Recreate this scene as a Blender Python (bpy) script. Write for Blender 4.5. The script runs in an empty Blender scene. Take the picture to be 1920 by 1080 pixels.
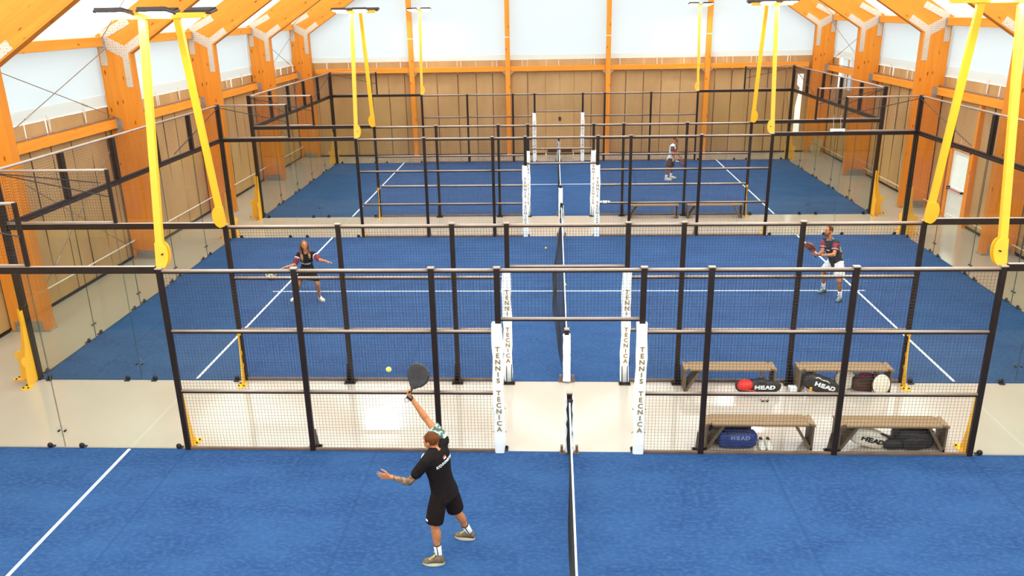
import bpy, bmesh, math, random
from mathutils import Vector as V, Matrix, noise
from mathutils.bvhtree import BVHTree
random.seed(7)
SC = bpy.context.scene
COL = SC.collection
PI = math.pi

# ------------------------------------------------------------------ camera
cam_data = bpy.data.cameras.new('camera')
cam = bpy.data.objects.new('camera', cam_data)
COL.objects.link(cam)
cam_data.sensor_width = 36.0
cam_data.lens = 1522.67 / 1920 * 36
cam_data.clip_end = 300
PITCH, YAW, ROLL = 0.3313, -0.0541, 0.0195
_cp, _sp, _cy, _sy = math.cos(PITCH), math.sin(PITCH), math.cos(YAW), math.sin(YAW)
_f = V((_sy * _cp, _cy * _cp, -_sp)); _r = V((_cy, -_sy, 0)); _d = _f.cross(_r)
_r2 = _r * math.cos(ROLL) + _d * math.sin(ROLL); _d2 = -_r * math.sin(ROLL) + _d * math.cos(ROLL)
M = Matrix((_r2, -_d2, -_f)).transposed().to_4x4()
M.translation = V((-0.2363, -11.0471, 6.4968))
cam.matrix_world = M
SC.camera = cam

# ------------------------------------------------------------------ sky and exposure
SC.view_settings.view_transform = 'Standard'
SC.view_settings.look = 'None'
SC.view_settings.gamma = 1.0
SC.view_settings.use_curve_mapping = False
SC.view_settings.exposure = 0.0
SC.cycles.transparent_max_bounces = 48
SC.cycles.use_denoising = True
SKY = 4.75
world = bpy.data.worlds.new('overcast'); SC.world = world
world.use_nodes = True
nt = world.node_tree; nt.nodes.clear()
tc = nt.nodes.new('ShaderNodeTexCoord'); sep = nt.nodes.new('ShaderNodeSeparateXYZ')
nt.links.new(tc.outputs['Generated'], sep.inputs[0])
ramp = nt.nodes.new('ShaderNodeValToRGB')          # overcast sky: (1 + 2 sin h) / 3 above, pale ground below
mr = nt.nodes.new('ShaderNodeMapRange'); mr.inputs[1].default_value = -1; mr.inputs[2].default_value = 1
nt.links.new(sep.outputs['Z'], mr.inputs[0]); nt.links.new(mr.outputs[0], ramp.inputs[0])
e = ramp.color_ramp.elements
e[0].position = 0.0; e[0].color = (.26, .26, .25, 1)
e[1].position = 1.0; e[1].color = (.96, .99, 1.0, 1)
k = e.new(.49); k.color = (.30, .30, .29, 1)
k = e.new(.51); k.color = (.40, .41, .42, 1)
bg = nt.nodes.new('ShaderNodeBackground'); bg.inputs[1].default_value = SKY
out = nt.nodes.new('ShaderNodeOutputWorld')
nt.links.new(ramp.outputs[0], bg.inputs[0]); nt.links.new(bg.outputs[0], out.inputs[0])
LAMP = 150.0

# ------------------------------------------------------------------ materials
MATS = {}
def principled(name, col, rough=.6, metal=0., spec=.5, coat=0., sheen=0.):
    m = bpy.data.materials.new(name); m.use_nodes = True
    b = m.node_tree.nodes['Principled BSDF']
    b.inputs['Base Color'].default_value = (*col, 1)
    b.inputs['Roughness'].default_value = rough
    b.inputs['Metallic'].default_value = metal
    b.inputs['Specular IOR Level'].default_value = spec
    b.inputs['Coat Weight'].default_value = coat
    b.inputs['Coat Roughness'].default_value = .08
    b.inputs['Sheen Weight'].default_value = sheen
    m.diffuse_color = (*col, 1)
    MATS[name] = m
    return m, m.node_tree, b
def nd(t, typ, **kw):
    n = t.nodes.new(typ)
    for k_, v_ in kw.items():
        if k_ in n.inputs: n.inputs[k_].default_value = v_
        else: setattr(n, k_, v_)
    return n
def coords(t, scale, kind='Object'):
    c = nd(t, 'ShaderNodeTexCoord'); m = nd(t, 'ShaderNodeMapping')
    m.inputs['Scale'].default_value = scale
    t.links.new(c.outputs[kind], m.inputs[0])
    return m.outputs[0]
def mix(t, fac, a, b, mode='MIX'):
    n = t.nodes.new('ShaderNodeMix'); n.data_type = 'RGBA'; n.blend_type = mode
    for s, v_ in ((0, fac), (6, a), (7, b)):
        if hasattr(v_, 'is_linked') or hasattr(v_, 'links'): t.links.new(v_, n.inputs[s])
        elif s: n.inputs[s].default_value = (*v_, 1)
        else: n.inputs[s].default_value = v_
    return n.outputs[2]
def ramp_of(t, src, p0, p1):
    n = nd(t, 'ShaderNodeMapRange'); n.inputs[1].default_value = p0; n.inputs[2].default_value = p1
    t.links.new(src, n.inputs[0]); return n.outputs[0]
def noisy(name, c1, c2, scale, rough=.7, p0=.35, p1=.65, detail=4, bump=0., spec=.5, coat=0., metal=0., sheen=0., bscale=None):
    m, t, b = principled(name, c1, rough, metal, spec, coat, sheen)
    co = coords(t, scale)
    n = nd(t, 'ShaderNodeTexNoise', Scale=1.0, Detail=detail); t.links.new(co, n.inputs['Vector'])
    t.links.new(mix(t, ramp_of(t, n.outputs[0], p0, p1), c1, c2), b.inputs['Base Color'])
    if bump:
        n2 = n
        if bscale:
            n2 = nd(t, 'ShaderNodeTexNoise', Scale=1.0, Detail=2); t.links.new(coords(t, bscale), n2.inputs['Vector'])
        bp = nd(t, 'ShaderNodeBump', Strength=bump, Distance=.01)
        t.links.new(n2.outputs[0], bp.inputs['Height']); t.links.new(bp.outputs[0], b.inputs['Normal'])
    return m
# blue sand-dressed artificial turf
def make_turf():
    m, t, b = principled('turf', (.04, .14, .42), .82, 0, .20)
    n1 = nd(t, 'ShaderNodeTexNoise', Scale=1.0, Detail=5, Roughness=.6); t.links.new(coords(t, (.9, 1.7, 1)), n1.inputs['Vector'])
    n2 = nd(t, 'ShaderNodeTexNoise', Scale=1.0, Detail=3); t.links.new(coords(t, (13, 22, 1)), n2.inputs['Vector'])
    n3 = nd(t, 'ShaderNodeTexNoise', Scale=1.0, Detail=2); t.links.new(coords(t, (160, 160, 40)), n3.inputs['Vector'])
    c = mix(t, ramp_of(t, n1.outputs[0], .3, .72), (.0105, .047, .145), (.024, .083, .210))
    c = mix(t, ramp_of(t, n2.outputs[0], .45, .8), c, (.044, .104, .223))
    c = mix(t, ramp_of(t, n3.outputs[0], .5, .8), c, (.015, .045, .13))
    sp = nd(t, 'ShaderNodeSeparateXYZ'); t.links.new(coords(t, (1, 1, 1)), sp.inputs[0])     # seams between the turf rolls, 3 m apart
    pp = nd(t, 'ShaderNodeMath', operation='PINGPONG'); pp.inputs[1].default_value = 1.5; t.links.new(sp.outputs[0], pp.inputs[0])
    c = mix(t, ramp_of(t, pp.outputs[0], .035, .0), c, mix(t, .45, c, (.012, .04, .12)))
    t.links.new(c, b.inputs['Base Color'])
    bp = nd(t, 'ShaderNodeBump', Strength=.5, Distance=.006)
    t.links.new(n3.outputs[0], bp.inputs['Height']); t.links.new(bp.outputs[0], b.inputs['Normal'])
make_turf()
def make_wood(name, ca, cb, dark):
    m, t, b = principled(name, ca, .6, 0, .2)
    n = nd(t, 'ShaderNodeTexNoise', Scale=1.0, Detail=5, Roughness=.55, Distortion=.6); t.links.new(coords(t, (.55, 9, 9)), n.inputs['Vector'])
    w = nd(t, 'ShaderNodeTexWave', Scale=1.0, Distortion=.25, Detail=1); w.bands_direction = 'Z'
    t.links.new(coords(t, (1, 1, 7.0)), w.inputs['Vector'])
    vo = nd(t, 'ShaderNodeTexVoronoi', Scale=1.0); t.links.new(coords(t, (1.6, 4, 4.5)), vo.inputs['Vector'])
    c = mix(t, ramp_of(t, n.outputs[0], .3, .7), ca, cb)
    c = mix(t, ramp_of(t, w.outputs[1], .9, 1.0), c, mix(t, .35, c, dark))
    c = mix(t, ramp_of(t, vo.outputs['Distance'], .13, .07), c, dark)
    t.links.new(c, b.inputs['Base Color'])
make_wood('glulam', (.88, .315, .034), (.78, .245, .024), (.34, .085, .006))
make_wood('timber', (.90, .33, .036), (.80, .26, .026), (.40, .11, .010))
make_wood('bench_wood', (.30, .195, .105), (.235, .145, .072), (.11, .065, .03))
def make_membrane(name, col, tr):
    m = bpy.data.materials.new(name); m.use_nodes = True; t = m.node_tree; t.nodes.clear()
    a = nd(t, 'ShaderNodeBsdfTranslucent'); a.inputs[0].default_value = (*col, 1)
    d = nd(t, 'ShaderNodeBsdfDiffuse'); d.inputs[0].default_value = (*col, 1)
    x = nd(t, 'ShaderNodeMixShader'); x.inputs[0].default_value = tr
    o = nd(t, 'ShaderNodeOutputMaterial')
    t.links.new(d.outputs[0], x.inputs[1]); t.links.new(a.outputs[0], x.inputs[2]); t.links.new(x.outputs[0], o.inputs[0])
    MATS[name] = m
make_membrane('roof_membrane', (.93, .98, .98), .80)
make_membrane('membrane', (.565, .63, .64), .34)
make_membrane('membrane_hem', (.90, .87, .80), .60)
noisy('curtain', (.54, .325, .135), (.46, .265, .105), (1.2, 1.2, .5), .62, bump=.15, bscale=(5, 5, 2), spec=.35)
noisy('floor', (.475, .405, .33), (.435, .37, .295), (.5, .5, 1), .12, detail=3, spec=.7)
noisy('yellow', (.95, .48, .024), (.92, .45, .02), (3, 3, 3), .38, spec=.5)
noisy('black_steel', (.016, .008, .005), (.022, .011, .007), (6, 6, 6), .42, spec=.35)
noisy('rail_sheen', (.40, .285, .215), (.35, .25, .185), (4, 4, 4), .3, spec=.6, coat=.4)  # black rails given a beige base colour that stands for reflected roof light
noisy('wire', (.028, .020, .018), (.034, .024, .02), (6, 6, 6), .5)
noisy('galvanised', (.47, .42, .36), (.36, .32, .27), (14, 14, 14), .42, metal=.55)
noisy('line_white', (.86, .88, .86), (.72, .78, .82), (14, 14, 2), .9, spec=.1)
noisy('pad', (.95, .95, .93), (.92, .92, .90), (8, 8, 8), .5, bump=.35, bscale=(5, 5, 5))
principled('gold_print', (.30, .17, .02), .5)
principled('black_print', (.02, .014, .012), .5)
principled('white_print', (.88, .88, .86), .6)
principled('red_print', (.55, .05, .02), .6)
noisy('net_black', (.012, .010, .010), (.02, .017, .016), (20, 20, 20), .8)
noisy('white_paint', (.84, .83, .78), (.80, .79, .74), (3, 3, 3), .35)
noisy('cardboard', (.50, .38, .22), (.44, .32, .18), (6, 6, 6), .9)
noisy('bracing', (.35, .27, .2), (.3, .22, .16), (5, 5, 5), .4, metal=.6)
noisy('rope_white', (.82, .76, .66), (.72, .66, .56), (30, 30, 30), .8)
noisy('bolt', (.03, .022, .018), (.05, .04, .03), (40, 40, 40), .4, metal=.6)
noisy('skin', (.56, .215, .085), (.49, .175, .062), (14, 14, 14), .5, spec=.35)
noisy('skin_ink', (.36, .16, .06), (.09, .065, .035), (26, 26, 26), .5, p0=.42, p1=.58)
noisy('skin_dark', (.44, .16, .055), (.38, .13, .045), (14, 14, 14), .5, spec=.35)
noisy('hair_brown', (.15, .045, .011), (.085, .024, .007), (50, 50, 12), .8, spec=.15)
noisy('hair_auburn', (.17, .062, .02), (.10, .035, .012), (60, 60, 8), .5)
noisy('hair_tips', (.36, .17, .06), (.22, .09, .03), (60, 60, 8), .5)
noisy('cloth_black', (.0075, .0045, .0045), (.012, .007, .006), (20, 20, 20), .9, bump=.5, bscale=(9, 9, 9), spec=.2)
noisy('cloth_black_shorts', (.014, .0065, .0045), (.010, .005, .004), (12, 12, 12), .9, spec=.2, bump=.4, bscale=(9, 9, 9))
noisy('cloth_white', (.84, .84, .82), (.76, .76, .74), (20, 20, 20), .85, bump=.4, bscale=(9, 9, 9))
noisy('cloth_brown', (.085, .035, .018), (.06, .025, .013), (20, 20, 20), .85, bump=.4, bscale=(9, 9, 9))
noisy('cloth_grey', (.10, .075, .075), (.07, .055, .055), (20, 20, 20), .85)
noisy('cloth_red', (.72, .05, .025), (.55, .035, .02), (20, 20, 20), .85)
noisy('sleeve_mint', (.62, .74, .64), (.07, .11, .08), (13, 13, 13), .8, p0=.48, p1=.56)
noisy('sleeve_crimson', (.30, .02, .035), (.05, .02, .04), (17, 17, 17), .8, p0=.5, p1=.6)
noisy('shoe_olive', (.16, .12, .065), (.09, .055, .03), (24, 24, 24), .7)
noisy('shoe_white', (.82, .78, .68), (.74, .68, .56), (24, 24, 24), .7)
noisy('shoe_teal', (.13, .27, .27), (.07, .14, .15), (24, 24, 24), .7)
noisy('shoe_dark', (.05, .05, .05), (.03, .03, .03), (24, 24, 24), .7)
noisy('sole_cream', (.72, .62, .42), (.62, .52, .34), (24, 24, 24), .7)
noisy('lace_yellow', (.80, .58, .16), (.70, .48, .12), (40, 40, 40), .7)
noisy('racket_black', (.02, .018, .02), (.04, .034, .036), (12, 12, 12), .4)
noisy('racket_olive', (.62, .58, .40), (.10, .09, .04), (15, 15, 15), .35, p0=.45, p1=.55)
noisy('racket_orange', (.55, .11, .035), (.16, .05, .03), (12, 12, 12), .35, p0=.5, p1=.62)
noisy('racket_crimson', (.05, .025, .03), (.35, .03, .03), (14, 14, 14), .35, p0=.5, p1=.6)
noisy('grip_white', (.80, .78, .74), (.7, .68, .64), (40, 40, 40), .8)
noisy('felt', (.78, .72, .08), (.68, .62, .06), (90, 90, 90), .95, bump=.6)
noisy('bag_blue', (.022, .045, .20), (.015, .03, .14), (10, 10, 10), .6, bump=.5, bscale=(11, 11, 11))
noisy('bag_black', (.016, .012, .012), (.026, .02, .018), (10, 10, 10), .65, bump=.5, bscale=(11, 11, 11))
noisy('bag_white', (.78, .70, .56), (.70, .61, .46), (6, 6, 6), .6, bump=.35, bscale=(8, 8, 8))
noisy('bag_brown', (.085, .028, .015), (.05, .018, .011), (10, 10, 10), .65, bump=.5, bscale=(11, 11, 11))
noisy('bag_red', (.80, .02, .012), (.65, .015, .01), (10, 10, 10), .55, bump=.3, bscale=(11, 11, 11))
noisy('eye_white', (.8, .78, .74), (.8, .78, .74), (1, 1, 1), .3)
noisy('lip', (.45, .15, .10), (.42, .13, .09), (30, 30, 30), .5)
noisy('housing', (.035, .022, .018), (.05, .032, .026), (20, 20, 20), .4, metal=.3)
noisy('base_steel', (.20, .115, .07), (.15, .085, .05), (5, 5, 5), .4)
principled('rubber', (.012, .012, .012), .6)
def make_emit(name, col, s):
    m = bpy.data.materials.new(name); m.use_nodes = True; t = m.node_tree; t.nodes.clear()
    e_ = nd(t, 'ShaderNodeEmission'); e_.inputs[0].default_value = (*col, 1); e_.inputs[1].default_value = s
    o = nd(t, 'ShaderNodeOutputMaterial'); t.links.new(e_.outputs[0], o.inputs[0]); MATS[name] = m
make_emit('lamp_face', (1, .97, .90), LAMP)
def make_gusset():
    m, t, b = principled("gusset", (.60, .50, .40), .5, .25)
    vo = nd(t, 'ShaderNodeTexVoronoi', Scale=1.0); vo.inputs['Randomness'].default_value = .12
    t.links.new(coords(t, (15, 15, 15)), vo.inputs['Vector'])
    c = mix(t, ramp_of(t, vo.outputs['Distance'], .30, .22), (.66, .55, .43), (.33, .23, .15))
    t.links.new(c, b.inputs['Base Color'])
make_gusset()
def make_glass(name, tint, strength):
    m = bpy.data.materials.new(name); m.use_nodes = True; t = m.node_tree; t.nodes.clear()
    tr = nd(t, 'ShaderNodeBsdfTransparent'); tr.inputs[0].default_value = (*tint, 1)
    gl = nd(t, 'ShaderNodeBsdfGlossy'); gl.inputs['Roughness'].default_value = .02
    fr = nd(t, 'ShaderNodeFresnel', IOR=1.45)
    mu = nd(t, 'ShaderNodeMath', operation='MULTIPLY'); mu.inputs[1].default_value = strength
    x = nd(t, 'ShaderNodeMixShader'); o = nd(t, 'ShaderNodeOutputMaterial')
    ge = nd(t, 'ShaderNodeNewGeometry'); iv = nd(t, 'ShaderNodeMath', operation='SUBTRACT'); iv.inputs[0].default_value = 1   # reflect on the entry face only
    m2 = nd(t, 'ShaderNodeMath', operation='MULTIPLY')
    t.links.new(ge.outputs['Backfacing'], iv.inputs[1]); t.links.new(iv.outputs[0], m2.inputs[1])
    t.links.new(fr.outputs[0], mu.inputs[0]); t.links.new(mu.outputs[0], m2.inputs[0]); t.links.new(m2.outputs[0], x.inputs[0])
    t.links.new(tr.outputs[0], x.inputs[1]); t.links.new(gl.outputs[0], x.inputs[2]); t.links.new(x.outputs[0], o.inputs[0])
    MATS[name] = m
make_glass('glass', (.94, .95, .92), 1.0)
noisy('glass_edge', (.05, .075, .055), (.06, .085, .065), (9, 9, 9), .3)
make_glass('glass_disc', (.975, .985, .98), .6)

# ------------------------------------------------------------------ mesh helpers
class MB:
    def __init__(s): s.v = []; s.f = []
    def add(s, vs, fs):
        b = len(s.v); s.v += [tuple(q) for q in vs]; s.f += [tuple(b + i for i in q) for q in fs]; return s
    def box(s, x0, x1, y0, y1, z0, z1):
        return s.add([(x0, y0, z0), (x1, y0, z0), (x1, y1, z0), (x0, y1, z0), (x0, y0, z1), (x1, y0, z1), (x1, y1, z1), (x0, y1, z1)],
                     [(3, 2, 1, 0), (4, 5, 6, 7), (0, 1, 5, 4), (1, 2, 6, 5), (2, 3, 7, 6), (3, 0, 4, 7)])
    def cbox(s, x0, x1, y0, y1, z0, z1, c=.008):          # box with chamfered edges
        bm = bmesh.new(); bmesh.ops.create_cube(bm, size=1)
        for v in bm.verts: v.co = V(((x0 + x1) / 2 + v.co.x * (x1 - x0), (y0 + y1) / 2 + v.co.y * (y1 - y0), (z0 + z1) / 2 + v.co.z * (z1 - z0)))
        bmesh.ops.bevel(bm, geom=bm.edges[:], offset=c, segments=1, affect='EDGES')
        bm.verts.index_update(); s.add([v.co for v in bm.verts], [[v.index for v in f.verts] for f in bm.faces]); bm.free(); return s
    def tube(s, p, q, r0, r1=None, n=8, cap=True, ph=0.):
        p = V(p); q = V(q); r1 = r0 if r1 is None else r1
        d = (q - p).normalized(); a = d.orthogonal().normalized() if abs(d.z) > .999 or abs(d.z) < .001 else d.cross(V((0, 0, 1))).normalized()
        b = d.cross(a)
        vs = []
        for c_, r in ((p, r0), (q, r1)):
            for i in range(n):
                t = 2 * PI * i / n + ph; vs.append(c_ + (a * math.cos(t) + b * math.sin(t)) * r)
        fs = [(i, (i + 1) % n, n + (i + 1) % n, n + i) for i in range(n)]
        if cap: fs += [tuple(range(n - 1, -1, -1)), tuple(range(n, 2 * n))]
        return s.add(vs, fs)
    def path(s, pts, r, n=6):
        for a, b in zip(pts, pts[1:]): s.tube(a, b, r, n=n)
        return s
    def capsule(s, p, q, r0, r1, n=12, m=4):
        p = V(p); q = V(q); d = q - p
        if d.length < 1e-6: d = V((0, 0, 1e-4)); q = p + d
        d.normalize(); a = d.orthogonal().normalized(); b = d.cross(a)
        rings = []
        for i in range(1, m + 1):
            t = PI / 2 * i / m; rings.append((p - d * (r0 * math.cos(t)), r0 * math.sin(t)))
        for i in range(m, 0, -1):
            t = PI / 2 * i / m; rings.append((q + d * (r1 * math.cos(t)), r1 * math.sin(t)))
        vs = [p - d * r0]
        for c_, r in rings:
            vs += [c_ + (a * math.cos(2 * PI * j / n) + b * math.sin(2 * PI * j / n)) * r for j in range(n)]
        vs.append(q + d * r1)
        fs = [(0, 1 + (j + 1) % n, 1 + j) for j in range(n)]
        for i in range(len(rings) - 1):
            o = 1 + i * n
            fs += [(o + j, o + (j + 1) % n, o + n + (j + 1) % n, o + n + j) for j in range(n)]
        o = 1 + (len(rings) - 1) * n; L = len(vs) - 1
        fs += [(o + j, o + (j + 1) % n, L) for j in range(n)]
        return s.add(vs, fs)
    def loft(s, rings, n=20):                               # rings: (centre, axis a, ra, axis b, rb)
        vs = []
        for c_, a, ra, b, rb in rings:
            for j in range(n):
                t = 2 * PI * j / n; vs.append(V(c_) + a * (ra * math.cos(t)) + b * (rb * math.sin(t)))
        fs = []
        for i in range(len(rings) - 1):
            o = i * n; fs += [(o + j, o + (j + 1) % n, o + n + (j + 1) % n, o + n + j) for j in range(n)]
        fs += [tuple(range(n - 1, -1, -1)), tuple(range(len(vs) - n, len(vs)))]
        return s.add(vs, fs)
    def ell(s, c, a, ra, b, rb, d, rd, n=16, m=10, e=1.0, fn=None):   # (super)ellipsoid in a frame
        pw = lambda x: math.copysign(abs(x) ** e, x)
        c = V(c); a = V(a); b = V(b); d = V(d); vs = [c - d * rd]
        for i in range(1, m):
            t = -PI / 2 + PI * i / m
            for j in range(n):
                ph = 2 * PI * j / n
                x, y, z = pw(math.cos(t)) * pw(math.cos(ph)), pw(math.cos(t)) * pw(math.sin(ph)), pw(math.sin(t))
                if fn: x, y, z = fn(x, y, z)
                vs.append(c + a * (ra * x) + b * (rb * y) + d * (rd * z))
        vs.append(c + d * rd)
        fs = [(0, 1 + (j + 1) % n, 1 + j) for j in range(n)]
        for i in range(m - 2):
            o = 1 + i * n; fs += [(o + j, o + (j + 1) % n, o + n + (j + 1) % n, o + n + j) for j in range(n)]
        o = 1 + (m - 2) * n; L = len(vs) - 1
        fs += [(o + j, o + (j + 1) % n, L) for j in range(n)]
        return s.add(vs, fs)
    def prism(s, poly, o, u, w, t):                         # polygon in (u, w) axes from o, thickness t along u x w, centred
        o = V(o); u = V(u); w = V(w); nrm = u.cross(w).normalized() * (t / 2); n = len(poly)
        vs = [o + u * a + w * b - nrm for a, b in poly] + [o + u * a + w * b + nrm for a, b in poly]
        fs = [tuple(range(n - 1, -1, -1)), tuple(range(n, 2 * n))] + [(i, (i + 1) % n, n + (i + 1) % n, n + i) for i in range(n)]
        return s.add(vs, fs)
    def build(s, name, mat, parent=None, smooth=False, world=True):
        off = V(parent.matrix_world.translation) if (parent and world) else V((0, 0, 0))
        if parent and world: off = wloc(parent)
        me = bpy.data.meshes.new(name)
        me.from_pydata([tuple(V(q) - off) for q in s.v], [], s.f)
        me.materials.append(MATS[mat])
        me.update()
        if smooth: me.polygons.foreach_set('use_smooth', [True] * len(me.polygons))
        o = bpy.data.objects.new(name, me); COL.objects.link(o)
        if parent: o.parent = parent
        return o
def wloc(o):
    p = V((0, 0, 0))
    while o: p += o.location; o = o.parent
    return p
def thing(name, loc, label, cat, group=None):
    o = bpy.data.objects.new(name, None); COL.objects.link(o); o.location = loc; o.empty_display_size = .1
    return tag(o, label, cat, group)
def tag(o, label=None, cat=None, group=None, kind=None):
    if label: o['label'] = label
    if cat: o['category'] = cat
    if group: o['group'] = group
    if kind: o['kind'] = kind
    return o
def recentre(o, p):                                       # put a mesh object's origin at p (its base)
    p = V(p)
    o.data.transform(Matrix.Translation(-p)); o.location = p; return o
def dup(root, loc, label=None, group=None, rz=None, mirror=False):
    r = root.copy(); COL.objects.link(r); r.location = loc
    if label: r['label'] = label
    if group: r['group'] = group
    if rz is not None: r.rotation_euler = (0, 0, rz)
    for ch in list(root.children):
        c = ch.copy(); COL.objects.link(c); c.parent = r
        for g in list(ch.children):
            d = g.copy(); COL.objects.link(d); d.parent = c
    return r
def fuse(mb, name, mat, parent, voxel, smooth=2, decimate=None):
    """union of closed shells into one continuous skin (voxel remesh, then smoothing)"""
    o = mb.build('tmp', mat, None)
    m = o.modifiers.new('r', 'REMESH'); m.mode = 'VOXEL'; m.voxel_size = voxel; m.use_smooth_shade = True
    m = o.modifiers.new('s', 'SMOOTH'); m.factor = .5; m.iterations = smooth
    dg = bpy.context.evaluated_depsgraph_get()
    me = bpy.data.meshes.new_from_object(o.evaluated_get(dg)); me.name = name
    bpy.data.objects.remove(o)
    me.transform(Matrix.Translation(-wloc(parent)))
    if not me.materials: me.materials.append(MATS[mat])
    me.polygons.foreach_set('use_smooth', [True] * len(me.polygons))
    r = bpy.data.objects.new(name, me); COL.objects.link(r); r.parent = parent
    return r
def text_mesh(body, size, depth, spacing=1.0, line=1.0, bold=0.0, align='CENTER'):
    cu = bpy.data.curves.new('txt', 'FONT'); cu.body = body; cu.size = size; cu.extrude = depth; cu.offset = bold
    cu.align_x = align; cu.align_y = 'CENTER'; cu.space_line = line; cu.space_character = spacing; cu.resolution_u = 3
    o = bpy.data.objects.new('txt', cu); COL.objects.link(o)
    dg = bpy.context.evaluated_depsgraph_get()
    me = bpy.data.meshes.new_from_object(o.evaluated_get(dg))
    bpy.data.objects.remove(o); bpy.data.curves.remove(cu)
    return me
def lettering(body, size, mat, parent, origin, xax, zax, depth=.002, bold=0., spacing=1., line=1., sx=1., name='lettering'):
    """text lying in the plane spanned by xax (reading) and zax (up)"""
    me = text_mesh(body, size, depth, spacing, line, bold)
    x = V(xax).normalized(); z = V(zax).normalized(); n = x.cross(z)
    R = Matrix((x * sx, z, n)).transposed().to_4x4(); R.translation = V(origin) - wloc(parent)
    me.transform(R); me.materials.clear(); me.materials.append(MATS[mat]); me.name = name
    o = bpy.data.objects.new(name, me); COL.objects.link(o); o.parent = parent
    return o
def member(name, poly, y0, y1, axis, mat, parent):
    """flat timber member: polygon in x-z, thickness in y, grain along axis (x-z)"""
    ax = V((axis[0], 0, axis[1])).normalized(); az = V((0, 1, 0)).cross(ax) * -1
    c = V((sum(p[0] for p in poly) / len(poly), (y0 + y1) / 2, sum(p[1] for p in poly) / len(poly)))
    R = Matrix((ax, V((0, 1, 0)), ax.cross(V((0, 1, 0))))).transposed()
    vs = [V((p[0], y, p[1])) for y in (y0, y1) for p in poly]; n = len(poly)
    fs = [tuple(range(n - 1, -1, -1)), tuple(range(n, 2 * n))] + [(i, (i + 1) % n, n + (i + 1) % n, n + i) for i in range(n)]
    me = bpy.data.meshes.new(name); me.from_pydata([tuple(R.transposed() @ (v - c)) for v in vs], [], fs)
    bm = bmesh.new(); bm.from_mesh(me); bmesh.ops.recalc_face_normals(bm, faces=bm.faces); bm.to_mesh(me); bm.free()
    me.materials.append(MATS[mat])
    o = bpy.data.objects.new(name, me); COL.objects.link(o)
    Mx = R.to_4x4(); Mx.translation = c - (wloc(parent) if parent else V((0, 0, 0)))
    if parent: o.parent = parent
    o.matrix_local = Mx
    return o
def timber(name, p, q, w, h, mat, parent=None):
    """straight beam p -> q, w across (horizontal), h deep"""
    p = V(p); q = V(q); x = (q - p).normalized(); up = V((0, 0, 1)) if abs(x.z) < .9 else V((1, 0, 0))
    y = up.cross(x).normalized(); z = x.cross(y); L = (q - p).length
    mb = MB().cbox(-L / 2, L / 2, -w / 2, w / 2, -h / 2, h / 2, .006)
    o = mb.build(name, mat, None)
    Mx = Matrix((x, y, z)).transposed().to_4x4(); Mx.translation = (p + q) / 2 - (wloc(parent) if parent else V((0, 0, 0)))
    if parent: o.parent = parent
    o.matrix_local = Mx
    return o

# ------------------------------------------------------------------ layout
A0, A1 = -10.0, 0.0
B0, B1 = 2.546, 12.546
C0, C1 = 15.142, 25.142
COURT = {'nearest': (A0, A1), 'middle': (B0, B1), 'far': (C0, C1)}
FX, GX, H = 6.0, 10.0, 3.0
WX, YB, YF = 12.15, 27.05, -18.0
EAVE, SL = 6.05, .65

# ------------------------------------------------------------------ shell: floor, walls, roof
fl = MB().box(-WX - .1, WX + .1, YF - .1, YB + .1, -.2, 0).build('floor', 'floor'); tag(fl, 'smooth pale beige epoxy floor of the sports hall', kind='structure')
FRAMES = [4.95, 10.45, 15.95, 21.45, 26.75]
ceil = bpy.data.objects.new('ceiling', None); COL.objects.link(ceil); tag(ceil, 'white translucent membrane roof of the hall', kind='structure')
bays = [YF, -12, -6, -.5] + FRAMES[:4] + [YB]
for s in (-1, 1):
    for a, b in zip(bays, bays[1:]):
        n = 10; mb = MB(); vs = []; fs = []
        for i in range(n + 1):
            for j in range(7):
                t = i / n; y = a + (b - a) * j / 6
                sag = -.05 * math.sin(PI * j / 6) * math.sin(PI * t)
                x = s * (WX + .05) * (1 - t); z = EAVE + .02 + SL * (WX + .05) * t + sag
                vs.append((x, y, z))
        for i in range(n):
            for j in range(6): fs.append((i * 7 + j, i * 7 + j + 1, (i + 1) * 7 + j + 1, (i + 1) * 7 + j))
        mb.add(vs, fs).build('membrane_panel', 'roof_membrane', ceil, smooth=True)
def sheet(name, mat, parent, p, u, w, L, Hh, nu, nw, amp, seed, drape=0.):
    """cloth sheet: origin p, along u (length L), up w (height Hh), waving along the normal"""
    p = V(p); u = V(u); w = V(w); nrm = u.cross(w); vs = []; fs = []
    for i in range(nw + 1):
        for j in range(nu + 1):
            a, b = j / nu, i / nw
            k_ = amp * (.6 * noise.noise(V((a * L * 1.3 + seed, b * Hh * .5, seed))) + .4 * math.sin(PI * a) * (1 - .3 * b))
            k_ += drape * b ** 6 * noise.noise(V((a * L * 5 + seed, 1.7, seed)))
            vs.append(p + u * (a * L) + w * (b * Hh) + nrm * k_)
    for i in range(nw):
        for j in range(nu): fs.append((i * (nu + 1) + j, i * (nu + 1) + j + 1, (i + 1) * (nu + 1) + j + 1, (i + 1) * (nu + 1) + j))
    return MB().add(vs, fs).build(name, mat, parent, smooth=True)
walls = {}
for nm, lab in (('left', 'left'), ('right', 'right'), ('back', 'far end'), ('front', 'near end')):
    walls[nm] = bpy.data.objects.new('wall_' + nm, None); COL.objects.link(walls[nm])
    tag(walls[nm], lab + ' hall wall of brown tarpaulin panels below white membrane', kind='structure')
ZC = 4.22   # top of the brown lining
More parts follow.
